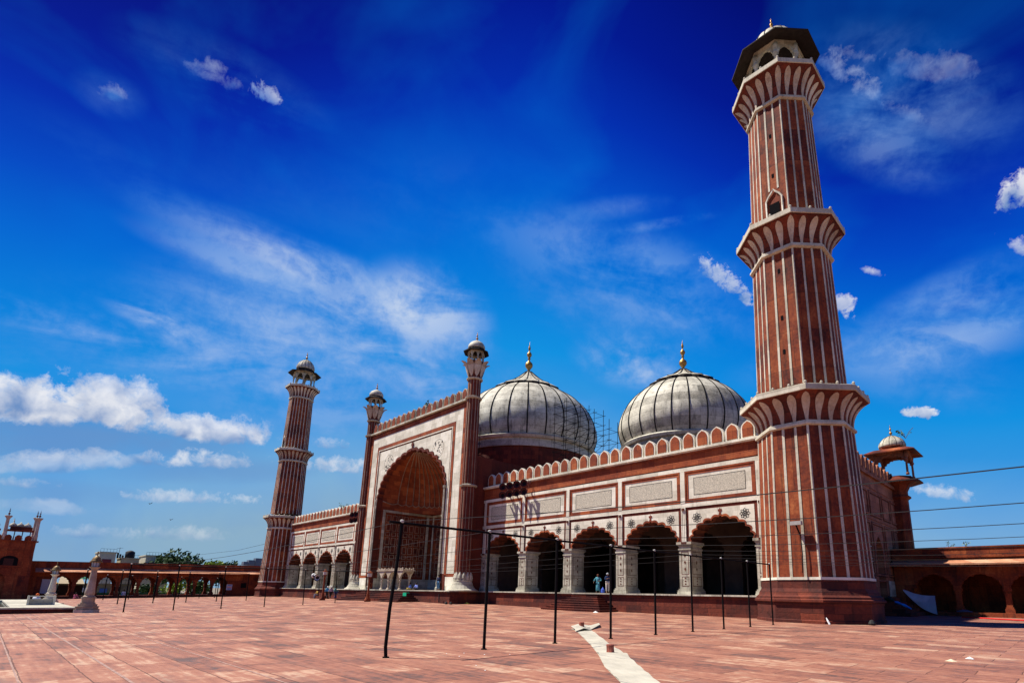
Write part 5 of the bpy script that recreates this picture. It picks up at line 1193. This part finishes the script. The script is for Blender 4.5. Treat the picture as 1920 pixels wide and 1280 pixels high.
person((8.6, -2.9, 1.53), R(200), {}, 'person in dark top and blue trousers leaning by the right jamb of the great arch', navy, C('denim_cloth', .05, .13, .25), None, 1.7)
person((29.2, -.05, 1.53), R(-155), dict(er=(-.34, .02, 1.14), wr=(-.16, .16, 1.08), el=(.32, .05, 1.16), wl=(.36, .12, 1.0), al=(.13, 0, .08), ar=(-.16, .02, .08), tl=(.15, .16, .03), tr=(-.2, .18, .03), kl=(.12, .02, .48), kr=(-.13, .02, .48)), 'woman in flowing teal tunic standing at the top of the wing stairs', C('teal_silk', .07, .26, .31), C('teal_trouser', .06, .2, .25), C('brown_hair', .10, .03, .015), 1.62, True)
person((30.3, -.05, 1.53), R(-120), dict(el=(.26, .06, 1.15), wl=(.12, .24, 1.2), er=(-.24, .05, 1.15), wr=(-.1, .25, 1.22)), 'man in navy top and white trousers with grey cap beside the woman in teal', C('navy_top', .012, .03, .09), C('cream_trousers', .6, .57, .5), C('grey_cap', .3, .32, .33), 1.72)
b = MB(); b.lathe(29.85, -.15, [(.14, 1.53), (.17, 1.6), (.16, 1.82), (.06, 1.95), (.02, 2.05)], 8); tag(b.build('blue_bag', C('royal_blue_bag', .05, .10, .45)), 'blue bag on the floor between the woman and the man', 'bag')
person((3.9, -34.0, bt), R(70), {**SIT, 'head': (0, .16, .76), 'crown': (0, .16, .86)}, 'seated person in white shirt and orange headscarf beside the marble bench', C('white_shirt', .62, .62, .68), C('dark_blue_lungi', .05, .06, .16), C('orange_scarf', .7, .13, .02), 1.5)
b = MB(); tag(bundle(-9.5, -31.6, gz(-9.5, -31.6), 1.9, .25, black, 'dark figure like bundle lying behind the far lamp pillar', 0, 8), 'dark bundle lying behind the marble bench', 'bundle')
person((-43, -35.9, gz(-43, -35.9)+.1), R(40), {**WALK, 'pel': (0, -.1, .75), 'chest': (0, .15, 1.0), 'neck': (0, .3, 1.15), 'head': (0, .4, 1.22), 'crown': (0, .44, 1.31), 'sl': (.17, .27, 1.1), 'sr': (-.17, .27, 1.1)}, 'stooping person all in white before the gatehouse', white, white, wcap, 1.7)
person((-52.6, -21.3, gz(-52.6, -21.3)+.35), R(-90), SIT, 'seated person in white under an arch of the left arcade', white, white, None, 1.8)
person((-50.2, -27.2, gz(-50, -27.2)), R(-60), SIT, 'seated person in pink at the foot of the left arcade', C('pink_cloth', .5, .12, .2), C('rose_cloth', .35, .08, .15), None, 1.7)

# ---------------------------------------------------------------- street beyond the left arcade
def tree(x, y, z0, h, rx, rz, mat, lab, n=2600, seed=1, name='tree', leaf=.5, group=None):
    random.seed(seed); t = thing(name, (x, y, z0), lab, 'tree', group)
    b = MB(); zc = z0+h-rz
    b.path([(x, y, z0), (x+.2, y, z0+(zc-z0)*.5), (x+.1, y+.2, zc)], [rx*.09, rx*.07, rx*.05], 8)
    lobes = []
    for i in range(11):
        a = random.uniform(0, 6.28); r = rx*random.uniform(.25, .7); c_ = Vector((x+r*math.cos(a), y+r*math.sin(a), zc+rz*random.uniform(-.45, .6))); q = rx*random.uniform(.28, .5); lobes.append((c_, q))
        b.path([(x, y, z0+(zc-z0)*.6), tuple((c_+Vector((x, y, zc-.2*rz)))/2), tuple(c_)], [rx*.04, rx*.03, rx*.01], 5)
    lobes.append((Vector((x, y, zc)), rx*.55))
    b.build('trunk', TRUNK, t)
    l = MB()
    for i in range(n):
        c_, q = random.choice(lobes); d_ = Vector((random.gauss(0, 1), random.gauss(0, 1), random.gauss(0, .8))).normalized(); p = c_+d_*q*(random.random()**.35)*Vector((1, 1, .8)).length/1.6
        s = leaf*random.uniform(.4, 1); a = Vector((random.gauss(0, 1), random.gauss(0, 1), random.gauss(0, 1))).normalized(); e1 = a.orthogonal().normalized()*s; e2 = a.cross(e1).normalized()*s*.55
        l.add([p-e1, p+e2, p+e1, p-e2], [(0, 1, 2, 3)])
    l.build('crown', mat, t, fix=False); return t
LEAFD = plain('leaf_dark_green', (.035, .075, .018), .7, var=.6, scale=1)
tree(-108, -3.0, -6, 16.0, 7.5, 4.2, LEAFD, 'broad dark green tree rising above the roof of the left arcade', 4200, 2, leaf=.6)
tree(-98, 4.0, -6, 13.6, 4.5, 2.6, LEAFD, 'smaller dark tree right of the broad one above the arcade roof', 1800, 3, leaf=.5)
tree(-90, -.5, -6, 13.3, 2.6, 1.3, LEAFY, 'yellow green crown just clearing the arcade roof', 1200, 4, leaf=.4)
for i, (x, y, h, r, m_, lab) in enumerate(((-66, -12.6, 9.0, 2.3, LEAFY, 'bright yellow green shrub seen through the middle arches'), (-68, -8.6, 9.5, 2.8, LEAF, 'green shrub seen through the right hand arches'), (-70, -15.5, 8.6, 2.2, LEAFD, 'dark shrub seen through the arches left of the yellow green one'), (-72, -6.0, 9.6, 2.8, LEAFD, 'dark green shrub behind the last arch'))):
    tree(x, y, -6, h, r, 3.4, m_, lab, 1500, 20+i, 'shrub', .35)
def building(x0, x1, y0, y1, z1, mat, lab, wins=(), extras=None):
    t = thing('building', ((x0+x1)/2, (y0+y1)/2, -6), lab, 'building')
    b = MB(); b.box(x0, x1, y0, y1, -6, z1); b.box(x0-.2, x1+.2, y0-.15, y1+.15, z1, z1+.25); b.build('wall', mat, t)
    for (a, c_, d_, e_, m_) in wins:
        b = MB(); b.box(x1, x1+.12, a, c_, d_, e_); b.build('window', m_, t)
    b = MB(); n = int((y1-y0)/.6)
    for i in range(n+1): b.tube((x1, y0+i*.6, z1+.25), (x1, y0+i*.6, z1+.95), .03, 4)
    b.tube((x1, y0, z1+.95), (x1, y1, z1+.95), .035, 4); b.build('roof_railing', IRON, t)
    return t
CREAM = plain('cream_plaster', (.46, .43, .33), .9, var=.15, scale=.5); TAN = plain('tan_plaster', (.36, .30, .20), .9, var=.2, scale=.5); MARO = plain('maroon_shutter', (.14, .02, .03)); BLU = plain('blue_paint', (.06, .12, .35)); GRN = plain('green_sheet', (.02, .16, .09)); YEL = plain('yellow_awning', (.48, .30, .06))
building(-118, -110, -19.2, -16.2, 9.1, CREAM, 'cream house with maroon shutter rising behind the nearest lamp pillar', [(-18.6, -16.9, 6.2, 7.6, MARO)])
building(-117, -110, -15.0, -11.6, 7.9, TAN, 'tan house with a dark water tank behind the arcade roof', [(-14.8, -11.8, 6.3, 6.7, BLU)])
building(-119, -110, -10.4, -5.2, 8.8, CREAM, 'pale house with roof poles just left of the broad tree', [(-9.8, -7.4, 6.3, 7.2, BLACK)])
b = MB(); b.lathe(-111.5, -13.4, [(.9, 8.2), (.95, 8.4), (.95, 9.6), (.5, 9.9), (.15, 10.0)], 14); b.tube((-111.5, -14.1, 8.1), (-111.5, -14.1, 8.4), .05, 4); tag(b.build('water_tank', SK, None, True), 'black rooftop water tank on the tan house', 'water tank')
b = MB()
for k in range(3): b.box(-111.4-.2*k, -111.0, -15.9+k*.5, -15.6+k*.5, 8.0, 9.3-.3*k)
b.tube((-111, -15.6, 8), (-111, -15.6, 10.6), .05, 4); b.tube((-111, -16.2, 10.3), (-111, -15.0, 10.5), .04, 4); tag(b.build('roof_clutter', SK), 'dark rooftop tanks and aerial between the cream and tan houses', 'rooftop clutter')
b = MB(); b.box(-112, -110, 11.4, 12.5, 7.5, 8.5); b.box(-112, -110, 12.6, 14.2, 7.5, 9.0); b.box(-112, -110, 14.3, 16.6, 7.4, 9.6); tag(b.build('rooftop', [plain('grey_blue_roof', (.12, .14, .18))]), 'grey rooftops just left of the far minaret', 'rooftop')
building(-84, -78, -37, -16.5, 1.6, plain('shop_row_plaster', (.20, .165, .10), .9, var=.3, scale=.8), 'low tan shop row seen through the left arches', [(-36, -34, -.5, 1, BLU), (-26.5, -25, .2, 1.0, BLU), (-24, -22, .2, 1.0, SW_), (-21.5, -20.4, -.2, .9, BLU), (-19.5, -18.4, .4, 1.3, BLACK), (-28.5, -27.5, .0, .8, SW_)])
b = MB()
for i in range(14): b.tube((-62, -34+i*2, -6), (-62, -34+i*2, .55), .05, 4)
b.box(-62.05, -62, -34, -8, -6, .3); tag(b.build('sheet_fence', GRN), 'green sheet fence outside the left arcade', 'fence')
for i, (y, lab, m_) in enumerate(((-30.3, 'yellow awning with blue canopy seen through the leftmost arch', YEL), (-27.0, 'tan and green awning seen through the second arch', TAN))):
    t = thing('market_stall', (-62, y, -6), lab, 'stall'); b = MB(); b.add([(-61, y-1.6, 1.7), (-61, y+1.6, 1.7), (-64, y+1.3, 2.9), (-64, y-1.3, 2.9)], [(0, 1, 2, 3)]); b.add([(-61, y-1.6, 1.6), (-61, y+1.6, 1.6), (-64, y+1.3, 2.8), (-64, y-1.3, 2.8)], [(0, 1, 2, 3)]); b.build('awning', m_, t)
    b = MB(); b.box(-64, -61.2, y-1.5, y+1.5, -6, 1.5); b.build('stall_body', SK, t)
    b = MB(); b.lathe(-60.5, y+(.4 if i == 0 else 1.1), [(.9, 2.5), (.6, 2.75), (.1, 2.9)], 10); b.build('canopy', plain('sky_blue_canopy', (.08, .28, .6)) if i == 0 else GRN, t)
b = MB(); b.box(XL-.0, XL+.1, -30.9, -29.5, .2, 2.3); tag(b.build('white_sheet', plain('dull_white_sheet', (.33, .33, .36))), 'dull white sheet leaning beside the gatehouse', 'sheet')

# small plants rooted in the masonry
def sprig(x, y, z, s, mat, lab, seed=1, n=26):
    random.seed(seed); t = thing('plant', (x, y, z), lab, 'plant'); b = MB(); l = MB()
    for k in range(5):
        a = random.uniform(0, 6.28); tip = Vector((x+s*.9*math.cos(a)*random.uniform(.4, 1), y+s*.5*math.sin(a), z+s*random.uniform(.4, 1))); b.path([(x, y, z-.05), tuple((Vector((x, y, z))+tip)/2+Vector((0, 0, .1*s))), tuple(tip)], s*.02, 4)
        for j in range(n//5):
            p = Vector((x, y, z)).lerp(tip, random.uniform(.4, 1.1))+Vector([random.gauss(0, s*.1) for _ in range(3)]); q = s*random.uniform(.06, .14); v1 = Vector([random.gauss(0, 1) for _ in range(3)]).normalized()*q; v2 = v1.orthogonal().normalized()*q*.6; l.add([p-v1, p+v2, p+v1, p-v2], [(0, 1, 2, 3)])
    b.build('stem', TRUNK, t); l.build('leaves', mat, t, fix=False)
sprig(49.3, 26.2, 17.9, 1.3, LEAF, 'leafy sprig growing beside the corner turret dome', 1)
sprig(52.3, 22.3, 6.05, .55, LEAF, 'small weed on the roof edge of the right arcade', 2); sprig(53.6, 22.3, 6.05, .6, LEAFY, 'second small weed right of the first on the right arcade roof', 3)
sprig(2.2, -2.2, 24.3, 1.0, LEAF, 'green tuft growing among the gateway merlons', 4, 60)
sprig(-24.5, .2, 14.0, .9, LEAF, 'tuft growing on the far wing parapet', 5, 50)
# birds
def bird(x, y, z, s, lab):
    b = MB(); b.lathe(x, y, [(.02*s, z-.1*s), (.09*s, z), (.02*s, z+.12*s)], 6); b.add([(x, y, z), (x-.5*s, y-.3*s, z+.22*s), (x-.2*s, y+.1*s, z+.05*s), (x+.5*s, y+.3*s, z+.25*s), (x+.2*s, y+.2*s, z+.04*s)], [(0, 1, 2), (0, 3, 4)]); tag(b.build('bird', SK), lab, 'bird')
bird(-40, -22, 13.5, .9, 'tiny dark bird in the sky left of the far minaret, the upper one'); bird(-38, -19.5, 11.2, .8, 'tiny dark bird in the sky left of the far minaret, the lower one')
